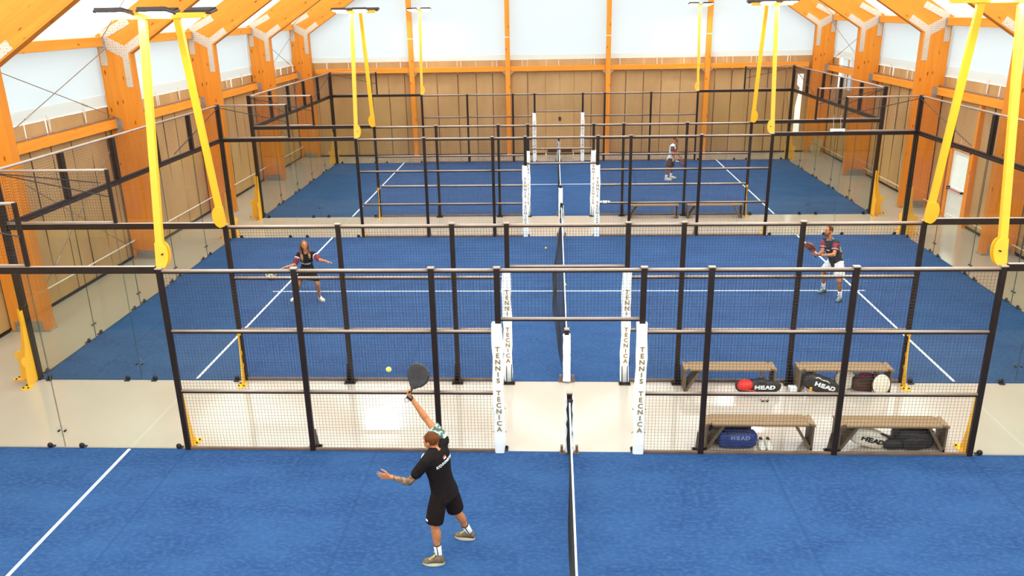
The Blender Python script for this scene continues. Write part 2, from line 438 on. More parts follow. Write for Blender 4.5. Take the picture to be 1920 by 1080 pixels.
def side_panels(nm, s):
    w = walls[nm]
    spans = []
    y = YF
    while y < YB - .05:
        b = min(y + .83, YB)
        spans.append((y, b)); y = b
    for a, b in spans:
        z0, z1 = .06, ZC
        if s > 0 and b > 13.45 and a < 14.75:            # exit door opening
            if a < 13.45: lo = (a, 13.42)
            elif b > 14.75: lo = (14.78, b)
            else: lo = None
            if lo and lo[1] - lo[0] > .03:
                sheet('curtain_panel', 'curtain', w, (s * WX, lo[0], .06), (0, 1, 0), (0, 0, 1), lo[1] - lo[0], 2.3, 4, 6, .02, a)
            z0 = 2.36
        if s > 0 and 23.9 < (a + b) / 2 < 25.7: z1 = 2.98
        sheet('curtain_panel', 'curtain', w, (s * WX, a, z0), (0, 1, 0), (0, 0, 1), b - a - .006, z1 - z0, 6, 14, .03 * -s, a * 1.7, .05)
    for a, b in zip(bays, bays[1:]):
        sheet('membrane_panel', 'membrane', w, (s * (WX + .04), a, ZC + .02), (0, 1, 0), (0, 0, 1), b - a, EAVE - ZC, 6, 4, .02, a)
        sheet('membrane_hem', 'membrane_hem', w, (s * (WX + .01), a, ZC + .01), (0, 1, 0), (0, 0, 1), b - a, .30, 6, 1, 0, a)
        if b > 0:
            for f in (.22, .5, .78) if b - a > 4 else (.5,):
                y = a + (b - a) * f; mb = MB(); x = s * (WX - .06)
                mb.path([(x, y, ZC + .12), (x, y + .05, 3.93)], .012, 5); mb.path([(x, y + .09, ZC + .1), (x, y + .05, 3.93)], .012, 5)
                mb.build('lacing', 'rope_white', w)
        # seam battens between the lining sheets
    for a, b in spans:
        if a > 2 and not (s > 0 and 13.4 < a < 14.8):
            MB().box(s * WX - .012, s * WX + .004, a - .012, a + .012, .06, 3.7).build('seam', 'bag_brown', w)
side_panels('left', -1); side_panels('right', 1)
wb = walls['back']
edges = [-12.15, -11.4, -10.6, -9.4, -8.6, -7.8, -7.05, -6.35, -5.55, -4.6, -3.75, -3.0, -2.2, -1.4, -.55]
for e0, e1 in list(zip(edges, edges[1:])):
    sheet('curtain_panel', 'curtain', wb, (e0, YB, .06), (1, 0, 0), (0, 0, 1), e1 - e0 - .006, 4.3 - .06, 6, 14, .03, e0, .10)
edges_r = [.68, 1.5, 2.3, 3.05, 3.85, 4.65, 5.5, 6.35, 7.05, 7.8, 8.6, 9.4, 10.2, 10.72]
for e0, e1 in list(zip(edges_r, edges_r[1:])):
    sheet('curtain_panel', 'curtain', wb, (e0, YB, .06), (1, 0, 0), (0, 0, 1), e1 - e0 - .006, 4.3 - .06, 6, 14, .03, e0, .16)
for e0 in edges[1:] + edges_r[1:-1]:
    MB().box(e0 - .012, e0 + .012, YB - .012, YB + .004, .06, 3.75).build('seam', 'bag_brown', wb)
# loose torn sheet at the far right corner, daylight showing beside it
sheet('curtain_panel', 'curtain', wb, (10.98, YB, .06), (1, 0, 0), (0, 0, 1), 1.17, 4.24, 6, 14, .03, 3.3)
MB().add([(10.35, YB - .10, 3.4), (10.80, YB - .16, 2.9), (10.72, YB - .2, 2.5), (10.55, YB - .18, 1.3), (10.30, YB - .06, 2.6)], [(0, 1, 2, 3, 4)]).build('loose_flap', 'curtain', wb)
sheet('curtain_panel', 'curtain', wb, (10.70, YB + .01, .06), (1, 0, 0), (0, 0, 1), .29, .85, 3, 6, .02, 9.1)
sheet('curtain_panel', 'curtain', wb, (10.70, YB + .01, 3.5), (1, 0, 0), (0, 0, 1), .29, .8, 3, 6, .02, 9.1)
sheet('curtain_panel', 'curtain', wb, (-.55, YB, 3.78), (1, 0, 0), (0, 0, 1), 1.23, .52, 6, 4, .02, 5.0)
gz = lambda x: EAVE + SL * (WX - abs(x))
cols = [-12.2, -6.65, -2.3, 2.25, 6.65, 12.2]
for a, b in zip(cols, cols[1:]):
    n = 8; vs = []; fs = []
    for j in range(n + 1):
        x = a + (b - a) * j / n
        for z in (4.3, 4.6, gz(x) + .05): vs.append((x, YB + .06, z))
    for j in range(n):
        for i in range(2): fs.append((j * 3 + i, j * 3 + 3 + i, j * 3 + 4 + i, j * 3 + 1 + i))
    MB().add(vs, fs).build('membrane_panel', 'membrane', wb)
    sheet('membrane_hem', 'membrane_hem', wb, (a, YB + .03, 4.29), (1, 0, 0), (0, 0, 1), b - a, .24, 6, 1, 0, a)
for x in (-9.6, -8.3, -7.2, -6.0, -4.43, -2.8, -1.65, 0, 1.6, 2.75, 4.4, 5.6, 7.5, 8.8, 10.3):
    MB().path([(x, YB - .05, 4.36), (x + .02, YB - .08, 4.03)], .014, 5).build('lacing', 'rope_white', wb)
wf = walls['front']
sheet('curtain_panel', 'curtain', wf, (-WX, YF, .0), (1, 0, 0), (0, 0, 1), 2 * WX, 1.0, 20, 4, .02, 1)
MB().add([(-WX - .05, YF, 1.0), (WX + .05, YF, 1.0), (WX + .05, YF, EAVE), (0, YF, gz(0)), (-WX - .05, YF, EAVE)], [(0, 1, 2, 3, 4)]).build('membrane_panel', 'roof_membrane', wf)  # unseen membrane brought low to throw more light on camera-facing surfaces
# skirting tube resting along the foot of the linings
for s, nm in ((-1, 'left'), (1, 'right')):
    b_ = MB().box(s * WX - .035, s * WX + .035, YF, YB, 0, .07)
    if s > 0: b_ = MB().box(s * WX - .035, s * WX + .035, YF, 13.45, 0, .07).box(s * WX - .035, s * WX + .035, 14.75, YB, 0, .07)
    tag(b_.build('baseboard_' + nm, 'bolt'), 'dark clamping strip along the foot of the %s wall' % nm, kind='structure')
tag(MB().box(-WX, -.6, YB - .03, YB + .03, 0, .07).box(.72, WX, YB - .03, YB + .03, 0, .07).build('baseboard_back', 'bolt'), 'dark clamping strip along the foot of the end wall', kind='structure')
# ------------------------------------------------------------------ doors
d2 = bpy.data.objects.new('door_2', None); COL.objects.link(d2); d2.location = (.065, YB, 0)
tag(d2, 'tall brown double service door in the middle of the end wall', kind='structure')
for s in (-1, 1):
    x0, x1 = (-.565, .063) if s < 0 else (.067, .695)
    lf = MB().cbox(x0, x1, YB - .05, YB + .02, .05, 3.79, .006).build('door_leaf', 'curtain', d2)
    MB().box(.065 + s * .035 - .02, .065 + s * .035 + .02, YB - .085, YB - .05, 1.56, 1.74).build('handle', 'bolt', lf)
    vm = MB().box(x0 + .06, x1 - .06, YB - .065, YB - .05, .10, .26)
    for k in range(5): vm.box(x0 + .07, x1 - .07, YB - .075, YB - .064, .115 + k * .028, .128 + k * .028)
    vm.build('vent', 'cloth_brown', lf)
MB().cbox(-.565, .695, YB - .04, YB + .03, 0, .05, .005).build('threshold', 'bolt', d2)
MB().box(.045, .085, YB + .0, YB + .03, .05, 3.79).build('astragal', 'curtain', d2)
MB().cbox(-.02, .15, YB - .06, YB - .045, 2.58, 2.60, .003).build('lintel_clip', 'cardboard', d2)
d1 = bpy.data.objects.new('door_1', None); COL.objects.link(d1); d1.location = (WX, 14.1, 0)
tag(d1, 'white half-glazed exit door with a red push bar in the right wall', kind='structure')
y0, y1 = 13.55, 14.62
for a, b, c, d in ((y0, y0 + .10, .02, 2.14), (y1 - .10, y1, .02, 2.14), (y0 + .1, y1 - .1, 2.02, 2.14), (y0 + .1, y1 - .1, .88, 1.02), (y0 + .1, y1 - .1, .02, .16)):
    MB().cbox(WX - .05, WX + .03, a, b, c, d, .008).build('door_rail', 'white_paint', d1)
MB().box(WX - .02, WX + .005, y0 + .1, y1 - .1, .16, .88).build('door_panel', 'white_paint', d1)
MB().box(WX - .015, WX - .005, y0 + .1, y1 - .1, 1.02, 2.02).build('pane', 'glass', d1)
pb = MB().tube((WX - .13, y0 + .08, .98), (WX - .13, y1 - .08, .98), .018).build('push_bar', 'red_print', d1)
for y, h in ((y0 + .09, .03), (y1 - .09, .055)): MB().cbox(WX - .15, WX - .04, y - .025, y + .025, .98 - h, .98 + h, .01).build('bar_bracket', 'bolt', pb)
for a, b, c, d in ((y0 - .13, y0, 0, 2.3), (y1, y1 + .13, 0, 2.3), (y0 - .13, y1 + .13, 2.16, 2.36)):
    MB().cbox(WX - .10, WX + .05, a, b, c, d, .006).build('door_frame', 'timber', d1)
MB().cbox(WX - .12, WX - .09, 13.98, 14.22, 2.2, 2.34, .004).build('exit_plate', 'white_print', d1)
w1 = bpy.data.objects.new('window_1', None); COL.objects.link(w1); w1.location = (WX, 24.8, 3.0)
tag(w1, 'pair of pale translucent panes under the beam of the right wall', kind='structure')
for a, b in ((24.0, 24.75), (24.87, 25.62)):
    sheet('pane', 'membrane', w1, (WX, a, 2.98), (0, 1, 0), (0, 0, 1), b - a, 1.26, 5, 6, .03, a)
MB().cbox(WX - .03, WX + .02, 24.76, 24.86, 2.95, ZC, .005).build('mullion', 'curtain', w1)

# ------------------------------------------------------------------ glulam portal frames
XO, XI = 12.10, 11.25
KI, KO = 5.57, 6.03
ORD = ['first', 'second', 'third', 'fourth', 'fifth']
for i, y in enumerate(FRAMES):
    fr = thing('portal_frame', (0, y, 0), ORD[i] + ' orange glulam portal frame counted from the camera' + (', standing against the end wall' if i == 4 else ''), 'timber frame', 'glulam portal frames of the hall')
    th = .24
    for s in (-1, 1):
        member('column', [(s * XO, 0), (s * XI, 0), (s * XI, KI), (s * XO, KO)], y, y + th, (0, 1), 'glulam', fr)
        member('rafter', [(s * XI, KI), (0, KI + SL * XI), (0, KO + SL * XO), (s * XO, KO)], y, y + th, (s * -1, SL), 'glulam', fr)
        g = MB(); ys = y - .012
        u = V((-s, 0, SL)).normalized()                     # up the rafter
        Ki, Ko = V((s * XI, 0, KI)), V((s * XO, 0, KO)); Md = (Ki + Ko) / 2
        dn = V((0, 0, -1)); cr = (Ki - Ko).normalized(); pr = V((u.z * -1, 0, u.x)) * (1 if s < 0 else -1)   # towards the rafter's underside
        if pr.z > 0: pr = -pr
        inn = V((-s, 0, 0))
        def strip(p, q, wid, lay=0):
            p, q = V(p), V(q); d = (q - p).normalized(); nn = V((-d.z, 0, d.x)) * wid / 2
            for yy in (y - .008 - lay * .0015, y + th + .008 + lay * .0015):
                a = [V((v.x, yy, v.z)) for v in (p - nn, q - nn, q + nn, p + nn)]
                b = [V((v.x, y if yy < y else y + th, v.z)) for v in a]
                g.add(a + b, [(0, 1, 2, 3), (7, 6, 5, 4), (0, 4, 5, 1), (1, 5, 6, 2), (2, 6, 7, 3), (3, 7, 4, 0)])
        strip(Ko + inn * .10 + dn * .10, Ki - inn * .10 + u * .02, .30, 0)
        strip(Ko + inn * .14 - dn * .02 + pr * .04, Ko + inn * .14 + u * .86 + pr * .12, .20, 1)
        strip(Ki - pr * .13 - u * .05, Ki - pr * .13 + u * .62, .20, 2)
        strip(Ki - inn * .13 + dn * -.05, Ki - inn * .13 + dn * .85, .17, 3)
        strip(Ko + inn * .13 + dn * .1, Ko + inn * .13 + dn * .75, .17, 4)
        g.build('gusset_plate', 'gusset', fr)
        bs = MB().cbox(*sorted((s * (XO + .03), s * (XI - .03))), y - .03, y + th + .03, 0, .03, .004)
        for yy in (y - .012, y + th): bs.box(*sorted((s * (XO - .1), s * (XI + .12))), yy, yy + .012, .03, .24)
        for k in range(6):
            for zz in (.10, .18): bs.tube((s * (XI + .2 + .1 * k), y - .03, zz), (s * (XI + .2 + .1 * k), y, zz), .018, n=6)
        bs.build('base_shoe', 'galvanised', fr)
rows = [-.5] + FRAMES
for s, sd in ((-1, 'left'), (1, 'right')):
    for i, (a, b) in enumerate(zip(rows, rows[1:])):
        if i == 0: nmx = 'bay before the first frame'
        else: nmx = 'bay between the %s and %s frames' % (ORD[i - 1], ORD[i])
        y0, y1 = (a + .24, b)
        for nm, x, z, w, h, lb in (('eave_beam', 12.0, 5.88, .20, .24, 'eave beam at the %s roof edge'), ('wall_beam', 11.98, 3.78, .16, .23, 'horizontal wall beam on the %s side')):
            bm_ = thing(nm, (s * x, (y0 + y1) / 2, z), 'orange timber ' + lb % sd + ', ' + nmx, 'beam', 'timber beams along the side walls')
            tb = timber('timber', (s * x, y0 + .01, z), (s * x, y1 - .01, z), w, h, 'timber', bm_)
            for yy in (y0 + .0, y1 - .075):
                MB().cbox(s * (x - w / 2 - .015) if s > 0 else s * (x + w / 2 + .015), s * (x + w / 2 + .015) if s > 0 else s * (x - w / 2 - .015), yy, yy + .07, z - h / 2 - .02, z + h / 2 - .02, .004).build('hanger', 'galvanised', bm_)
            if nm == 'wall_beam':
                MB().cbox(*sorted((s * (x - .22), s * (x + .06))), y1 - .016, y1 - .002, z - .20, z + .14, .004).build('bearing_plate', 'galvanised', bm_)
                MB().tube((s * (x - .01), y0, z + h / 2 + .05), (s * (x - .01), y1, z + h / 2 + .05), .022).build('clamp_tube', 'bracing', bm_)
PN = ['leftmost', 'second from left', 'third from left', 'rightmost']
for i, x in enumerate((-6.65, -2.28, 2.23, 6.64)):
    gp = thing('gable_post', (x, YB - .2, 0), 'slender orange timber post against the end wall, %s of four' % PN[i], 'post', 'timber posts on the end wall')
    timber('timber', (x, YB - .22, .02), (x, YB - .22, gz(x) - .1), .30, .20, 'timber', gp)
    MB().cbox(x - .12, x + .12, YB - .39, YB - .05, 0, .05, .004).build('base_shoe', 'galvanised', gp)
    MB().box(x - .106, x + .106, YB - .376, YB - .064, 5.28, 5.315).build('strap', 'rope_white', gp)
    for s in (-1, 1):
        MB().prism([(0, 0), (s * .17, 0), (0, -.17)], (x + s * .1, YB - .2, 3.80), (1, 0, 0), (0, 0, 1), .012).build('bracket', 'galvanised', gp)
bx = [-11.2, -6.65, -2.28, 2.23, 6.64, 11.2]
for i, (a, b) in enumerate(zip(bx, bx[1:])):
    wbm = thing('end_wall_beam', ((a + b) / 2, YB - .16, 3.92), 'orange horizontal beam of the end wall, %s of five from left' % ORD[i], 'beam', 'timber beams along the end wall')
    timber('timber', (a + .10, YB - .16, 3.92), (b - .10, YB - .16, 3.92), .16, .22, 'timber', wbm)
for i, (y, sd) in enumerate(((13.30, 'nearer'), (14.88, 'farther'))):
    dp = thing('door_post', (WX - .06, y, 0), 'orange timber stud on the %s side of the exit door, rising to the beam' % sd, 'post')
    timber('timber', (WX - .06, y, .0), (WX - .06, y, 3.66), .12, .16, 'timber', dp)

cc = thing('cable_coil', (WX - .03, 17.3, 1.9), 'small dark coil of cable hanging on the right wall lining', 'cable')
MB().path([(WX - .06, 17.3 + .09 * math.sin(k * PI / 8), 1.72 + .12 * math.cos(k * PI / 8)) for k in range(17)], .022, 6).build('coil', 'bolt', cc)
MB().path([(WX - .05, 17.3, 1.84), (WX - .05, 17.32, 2.1), (WX - .02, 17.25, 2.2)], .014, 5).build('cord', 'bolt', cc)
# bracing rods
def rods(label, segs, group='steel bracing rods'):
    t = thing('bracing_rod', segs[0][0], label, 'bracing rod', group)
    for p, q in segs:
        p, q = V(p), V(q)
        MB().tube(p, q, .011, n=5).build('rod', 'bracing', t)
        c = p.lerp(q, .72); d = (q - p).normalized()
        MB().tube(c - d * .12, c + d * .12, .021, n=6).build('turnbuckle', 'galvanised', t)
    return t
for s, sd in ((-1, 'left'), (1, 'right')):
    for (a, b), bn in (((FRAMES[0] + .24, FRAMES[1]), 'second bay'), ((FRAMES[3] + .24, FRAMES[4]), 'last bay')):
        x = s * 11.86
        if s > 0 and bn == 'second bay': continue
        rods('thin crossed steel rods between eave and wall beam, %s wall, %s' % (sd, bn), [((x, a, 5.72), (x, b, 3.92)), ((x, b, 5.72), (x, a, 3.92))])
        rods('thin crossed steel rods below the wall beam, %s wall, %s' % (sd, bn), [((x, a, 3.62), (x, b, .15)), ((x, b, 3.62), (x, a, .15))])
        rz = lambda xx: KO + SL * (XO - abs(xx)) - .18
        rods('thin crossed steel rods under the membrane roof, %s side, %s' % (sd, bn), [((s * 11.95, b, 5.95), (s * 6, a, rz(6))), ((s * 11.95, a, 5.95), (s * 6, b, rz(6)))])
for s, sd in ((-1, 'left'), (1, 'right')):
    for i, (a, b) in enumerate(zip(FRAMES, FRAMES[1:])):
        if s > 0 and i == 1:
            spans = [(a + .3, 13.15), (15.05, b - .05)]
        else: spans = [(a + .3, b - .05)]
        for j, (p, q) in enumerate(spans):
            tz = .54 if s < 0 else .30
            t = thing('wall_tube', (s * 11.98, (p + q) / 2, tz), 'thin pale tube held low along the %s wall, %s bay%s' % (sd, ORD[i + 1], '' if len(spans) == 1 else (' before the exit door' if j == 0 else ' after the exit door')), 'tube', 'pale tubes low on the side walls')
            MB().tube((s * 11.98, p, tz), (s * 11.98, q, tz), .017 if s < 0 else .012).build('tube', 'rope_white', t)
            for yy in (p + .2, q - .2): MB().box(*sorted((s * 11.98, s * 12.14)), yy - .012, yy + .012, tz - .02, tz + .02).build('bracket', 'galvanised', t)

# ------------------------------------------------------------------ courts
TZ = .012
for cn, (y0, y1) in COURT.items():
    t = thing('court_turf', (0, y0, 0), 'blue sand-dressed artificial turf of the %s padel court' % cn, 'turf', 'padel court surfaces')
    MB().cbox(-10.04, 10.04, y0 - .02, y1 + .02, 0, TZ, .005).build('carpet', 'turf', t)
    for s in (-1, 1):
        MB().box(s * 6.95 - .025, s * 6.95 + .025, y0 + .02, y1 - .02, TZ, TZ + .004).build('service_line', 'line_white', t)
    MB().box(-7.15, 7.15, (y0 + y1) / 2 - .025, (y0 + y1) / 2 + .025, TZ, TZ + .0045).build('centre_line', 'line_white', t)

PX = [-6, -4, -2, -1.05, 1.05, 2, 4, 6]
def mesh_panel(a, b, z0, z1, y, fence, r=.0017, step=.05):
    """welded wire panel in the plane y: square wires"""
    mb = MB(); n = max(1, round((b - a) / step)); 
    for i in range(1, n):
        x = a + (b - a) * i / n; mb.tube((x, y, z0), (x, y, z1), r * 1.15, n=4, cap=False, ph=PI / 4)
    m = max(1, round((z1 - z0) / step))
    for i in range(m + 1):
        z = z0 + (z1 - z0) * i / m; mb.tube((a, y + .004, z), (b, y + .004, z), r, n=4, cap=False, ph=PI / 4)
    return tag(mb.build('wire_mesh', 'wire', fence), kind='stuff')
def fence(y, o, label):
    """o = +1 when the outside of the court lies towards +y"""
    f = thing('court_fence', (0, y, 0), label, 'fence', 'black mesh side fences of the courts')
    for x in PX:
        p = MB().cbox(x - .042, x + .042, y - .03, y + .03, 0, 2.99, .006).build('post', 'black_steel', f)
        if abs(x) != 6:
            g = MB().cbox(x - .105, x + .105, *sorted((y + o * .02, y + o * .17)), 0, .014, .003)
            for dx in (-.048, .048): g.prism([(.03, .014), (.15, .014), (.15, .05), (.05, .36), (.03, .36)], (x + dx, y, 0), (0, o, 0), (0, 0, 1), .012)
            for dx in (-.078, .078): g.tube((x + dx, y + o * .12, .014), (x + dx, y + o * .12, .045), .016, n=6)
            g.build('post_foot', 'black_steel', f)
        MB().cbox(x - .05, x + .05, y - .038, y + .038, 2.99, 3.012, .004).build('post_cap', 'rail_sheen', f)
    for a, b in zip(PX, PX[1:]):
        door = a == -1.05
        a2, b2 = a + .042, b - .042
        tr = MB().tube((a2, y, 2.965), (b2, y, 2.965), .024, n=10).build('top_rail', 'rail_sheen', f, smooth=True)
        MB().box(a2, b2, y - .018, y + .018, 2.925, 2.944).build('rail_shade_bar', 'black_steel', tr)  # dark bar added under each rail to paint its shaded underside
        if door:
            tr = MB().tube((a2, y, 2.22), (b2, y, 2.22), .022, n=10).build('door_rail', 'rail_sheen', f, smooth=True)
            MB().box(a2, b2, y - .016, y + .016, 2.184, 2.201).build('rail_shade_bar', 'black_steel', tr)
            mesh_panel(a2, b2, 2.24, 2.95, y, f)
        else:
            for z in (1.03, 2.02):
                tr = MB().tube((a2, y, z), (b2, y, z), .021, n=10).build('mid_rail', 'rail_sheen', f, smooth=True)
                MB().box(a2, b2, y - .015, y + .015, z - .038, z - .019).build('rail_shade_bar', 'black_steel', tr)
            MB().cbox(a2, b2, y - .02, y + .02, .012, .055, .004).build('bottom_rail', 'base_steel', f)
            mesh_panel(a2, b2, .06, 2.95, y, f)
    return f
FEN = [(A1, 1, 'black mesh fence on the far side of the nearest court'), (B0, -1, 'black mesh fence on the near side of the middle court'),
       (B1, 1, 'black mesh fence on the far side of the middle court'), (C0, -1, 'black mesh fence on the near side of the far court'),
       (C1, 1, 'black mesh fence on the far side of the far court')]
for a in FEN: fence(*a)

# glass: side wings and back walls
def pane(p0, p1, z0, z1, parent):
    """vertical glass plate 12 mm thick from p0 to p1 (x, y)"""
    p0, p1 = V((*p0, 0)), V((*p1, 0)); d = (p1 - p0).normalized(); L = (p1 - p0).length
    o = MB().prism([(.006, z0), (L - .006, z0), (L - .006, z1), (.006, z1)], p0, d, (0, 0, 1), .012).build('glass_pane', 'glass', parent)
    o.data.materials.append(MATS['glass_edge'])
    for p in list(o.data.polygons)[2:]: p.material_index = 1
    return o
CL = MB()
CL.ell((0, 0, .048), V((1, 0, 0)), .048, V((0, 1, 0)), .032, V((0, 0, 1)), .048, 10, 6).cbox(-.05, .05, -.07, -.01, 0, .02, .004)
def clip(x, y, rz, parent):
    if 'clip' not in MATS_CACHE:
        MATS_CACHE['clip'] = CL.build('glass_clip', 'black_steel', None, smooth=True); o = MATS_CACHE['clip']
        o.parent = parent; o.location = V((x, y, 0)) - wloc(parent); o.rotation_euler = (0, 0, rz); return o
    o = MATS_CACHE['clip'].copy(); COL.objects.link(o); o.parent = parent; o.location = V((x, y, 0)) - wloc(parent); o.rotation_euler = (0, 0, rz); return o
MATS_CACHE = {}
def disc_joint(p, n, parent):
    """round clear joint plate with two black bolts"""
    p, n = V(p), V(n).normalized(); t = n.cross(V((0, 0, 1)))
    d = MB().tube(p - n * .012, p + n * .012, .10, n=20).build('joint_plate', 'glass_disc', parent)
    for s in (-1, 1): MB().tube(p + t * s * .05 - n * .02, p + t * s * .05 + n * .02, .017, n=8).build('bolt', 'bolt', d)
def wing(y, s, o, label, post=False):
    w = thing('glass_side_wall', (s * 8, y, 0), label, 'glass wall', 'glass side wings of the courts')
    for a, b in ((6.045, 8.0), (8.0, 9.95)): pane((s * a, y), (s * b, y), .03, 2.95, w)
    MB().cbox(*sorted((s * 6.045, s * 9.955)), y - .03, y + .03, 2.93, 3.035, .006).build('glass_rail', 'black_steel', w)
    MB().box(*sorted((s * 6.05, s * 9.955)), y - .026, y + .026, 3.034, 3.04).build('rail_top_sheen', 'rail_sheen', w)  # pale strip laid on the black rail as its roof reflection
    for x in (6.16, 7.74, 8.26, 9.78): clip(s * x, y + o * .02, 0 if o < 0 else PI, w)
    disc_joint((s * 8.0, y, .32), (0, 1, 0), w)
    x0, x1 = s * 7.96, s * 9.955
    MB().cbox(x0 - .03, x0 + .03, y - .025, y + .025, 3.04, 4.0, .005).build('return_post', 'black_steel', w)
    MB().tube((x0, y, 3.985), (x1, y, 3.985), .024, n=8).build('top_rail', 'rail_sheen', w, smooth=True)
    MB().tube((x0, y, 3.06), (x1, y, 3.06), .016, n=8).build('low_rail', 'rail_sheen', w, smooth=True)
    mesh_panel(min(x0, x1), max(x0, x1), 3.06, 3.97, y, w)
    MB().tube((x1, y - o * .03, 3.93), (x0, y - o * .03, 3.5), .011, n=5).build('brace', 'wire', w)
    if post: MB().cbox(s * 10 - .045, s * 10 + .045, y - .045, y + .045, 0, 4.02, .006).build('corner_post', 'black_steel', w)
for cn, y, o, sides in (('nearest', A1, 1, 'far'), ('middle', B0, -1, 'near'), ('middle', B1, 1, 'far'), ('far', C0, -1, 'near'), ('far', C1, 1, 'far')):
    for s, sd in ((-1, 'left'), (1, 'right')):
        wing(y, s, o, 'clear glass side wall with black rail, %s wing on the %s side of the %s court' % (sd, sides, cn), post=(cn == 'nearest'))
def back_wall(s, y0, y1, label):
    w = thing('glass_back_wall', (s * 10, (y0 + y1) / 2, 0), label, 'glass wall', 'glass back walls of the courts')
    x = s * 10
    for y in (y0, y1):
        MB().cbox(x - .055, x + .055, y - .055, y + .055, 0, 4.02, .006).build('corner_post', 'black_steel', w)
    for i in range(5):
        a, b = y0 + .05 + i * (y1 - y0 - .1) / 5, y0 + .05 + (i + 1) * (y1 - y0 - .1) / 5
        pane((x, a), (x, b), .03, 2.93, w)
        if i:
            MB().cbox(x - .05, x + .05, a - .06, a + .06, 3.05, 3.97, .006).build('mesh_post', 'black_steel', w)
            disc_joint((x, a, .32), (1, 0, 0), w)
            for dy in (-.24, .24): clip(x + s * .02, a + dy, PI / 2 * s, w)
        # wire mesh above the glass, built in the y-z plane
        mb = MB(); n = 40
        for k in range(1, n):
            yy = a + (b - a) * k / n; mb.tube((x, yy, 3.05), (x, yy, 3.96), .002, n=4, cap=False, ph=PI / 4)
        for k in range(19): mb.tube((x + .004, a, 3.06 + k * .05), (x + .004, b, 3.06 + k * .05), .0022, n=4, cap=False, ph=PI / 4)
        tag(mb.build('wire_mesh', 'wire', w), kind='stuff')
    for dy in (.30, y1 - y0 - .30): clip(x + s * .02, y0 + dy, PI / 2 * s, w)
    MB().cbox(x - .03, x + .03, y0 + .045, y1 - .045, 2.93, 2.975, .005).cbox(x - .03, x + .03, y0 + .045, y1 - .045, 2.99, 3.05, .005).build('glass_rail', 'black_steel', w)
    MB().tube((x, y0 + .045, 3.985), (x, y1 - .045, 3.985), .026, n=8).build('top_rail', 'rail_sheen', w, smooth=True)
    for ya, yb in ((y0 + .05, y0 + 3.2), (y1 - .05, y1 - 3.2)):
        MB().tube((x - s * .04, ya, 3.93), (x - s * .04, yb, 3.12), .012, n=5).build('brace', 'wire', w)
for cn in ('middle', 'far'):
    for s, sd in ((-1, 'left'), (1, 'right')):
        back_wall(s, *COURT[cn], 'glass back wall topped with black mesh, %s end of the %s court' % (sd, cn))

# white padded door-post covers with stacked lettering
def pad(x, y, o, label):
    # o: direction of the side facing the camera is always -y; the pad wraps the post
    p = thing('post_pad', (x, y, 0), label, 'post cover', 'white padded post covers')
    rg = []
    for i in range(13):
        z = .015 + 2.135 * i / 12
        a, b = .082 + .006 * math.sin(i * 2.1 + x), .062 + .006 * math.sin(i * 1.7 + y)
        if i in (0, 12): a, b = a * .93, b * .93
        rg.append((V((x + .006 * math.sin(i * .9 + y), y, z)), V((1, 0, 0)), a, V((0, 1, 0)), b))
    mb = MB(); n = 20; vs = []
    pw = lambda t: math.copysign(abs(t) ** .45, t)
    for c_, a, ra, b, rb in rg:
        for j in range(n):
            t = 2 * PI * j / n; vs.append(c_ + a * ra * pw(math.cos(t)) + b * rb * pw(math.sin(t)))
    fs = [(i * n + j, i * n + (j + 1) % n, (i + 1) * n + (j + 1) % n, (i + 1) * n + j) for i in range(12) for j in range(n)]
    fs += [tuple(range(n - 1, -1, -1)), tuple(range(12 * n, 13 * n))]
    sl = mb.add(vs, fs).build('sleeve', 'pad', p, smooth=False)
    if 'pt' not in MATS_CACHE: MATS_CACHE['pt'] = text_mesh('T\nE\nN\nN\nI\nS\n\nT\nE\nC\nN\nI\nC\nA', .112, .0015, 1, .985 * .108 / .112, .0022)
    me = MATS_CACHE['pt'].copy(); me.transform(Matrix.Rotation(PI / 2, 4, 'X')); me.materials.clear(); me.materials.append(MATS['gold_print'])
    zs = [v.co.z for v in me.vertices]; zc = (max(zs) + min(zs)) / 2; k = 1.40 / (max(zs) - min(zs))
    for v in me.vertices: v.co.z = (v.co.z - zc) * k
    me.transform(Matrix.Translation((.006, -.0725, 1.10)))
    t = bpy.data.objects.new('lettering', me); COL.objects.link(t); t.parent = p
    for z in (.35, .75, 1.2, 1.65, 2.05):
        for s in (-1, 1): MB().path([(x + s * .078, y + .05, z), (x + s * .098, y + .015, z - .01), (x + s * .102, y + .0, z + .012)], .004, 4).build('lace', 'wire', p)
PADY = [('far', 'nearest', A1), ('near', 'middle', B0), ('far', 'middle', B1), ('near', 'far', C0), ('far', 'far', C1)]
for sd, cn, y in PADY:
    for x, lr in ((-1.07, 'left'), (1.05, 'right')):
        pad(x, y, 1, 'white padded cover lettered TENNIS TECNICA, %s doorpost on the %s side of the %s court' % (lr, sd, cn))

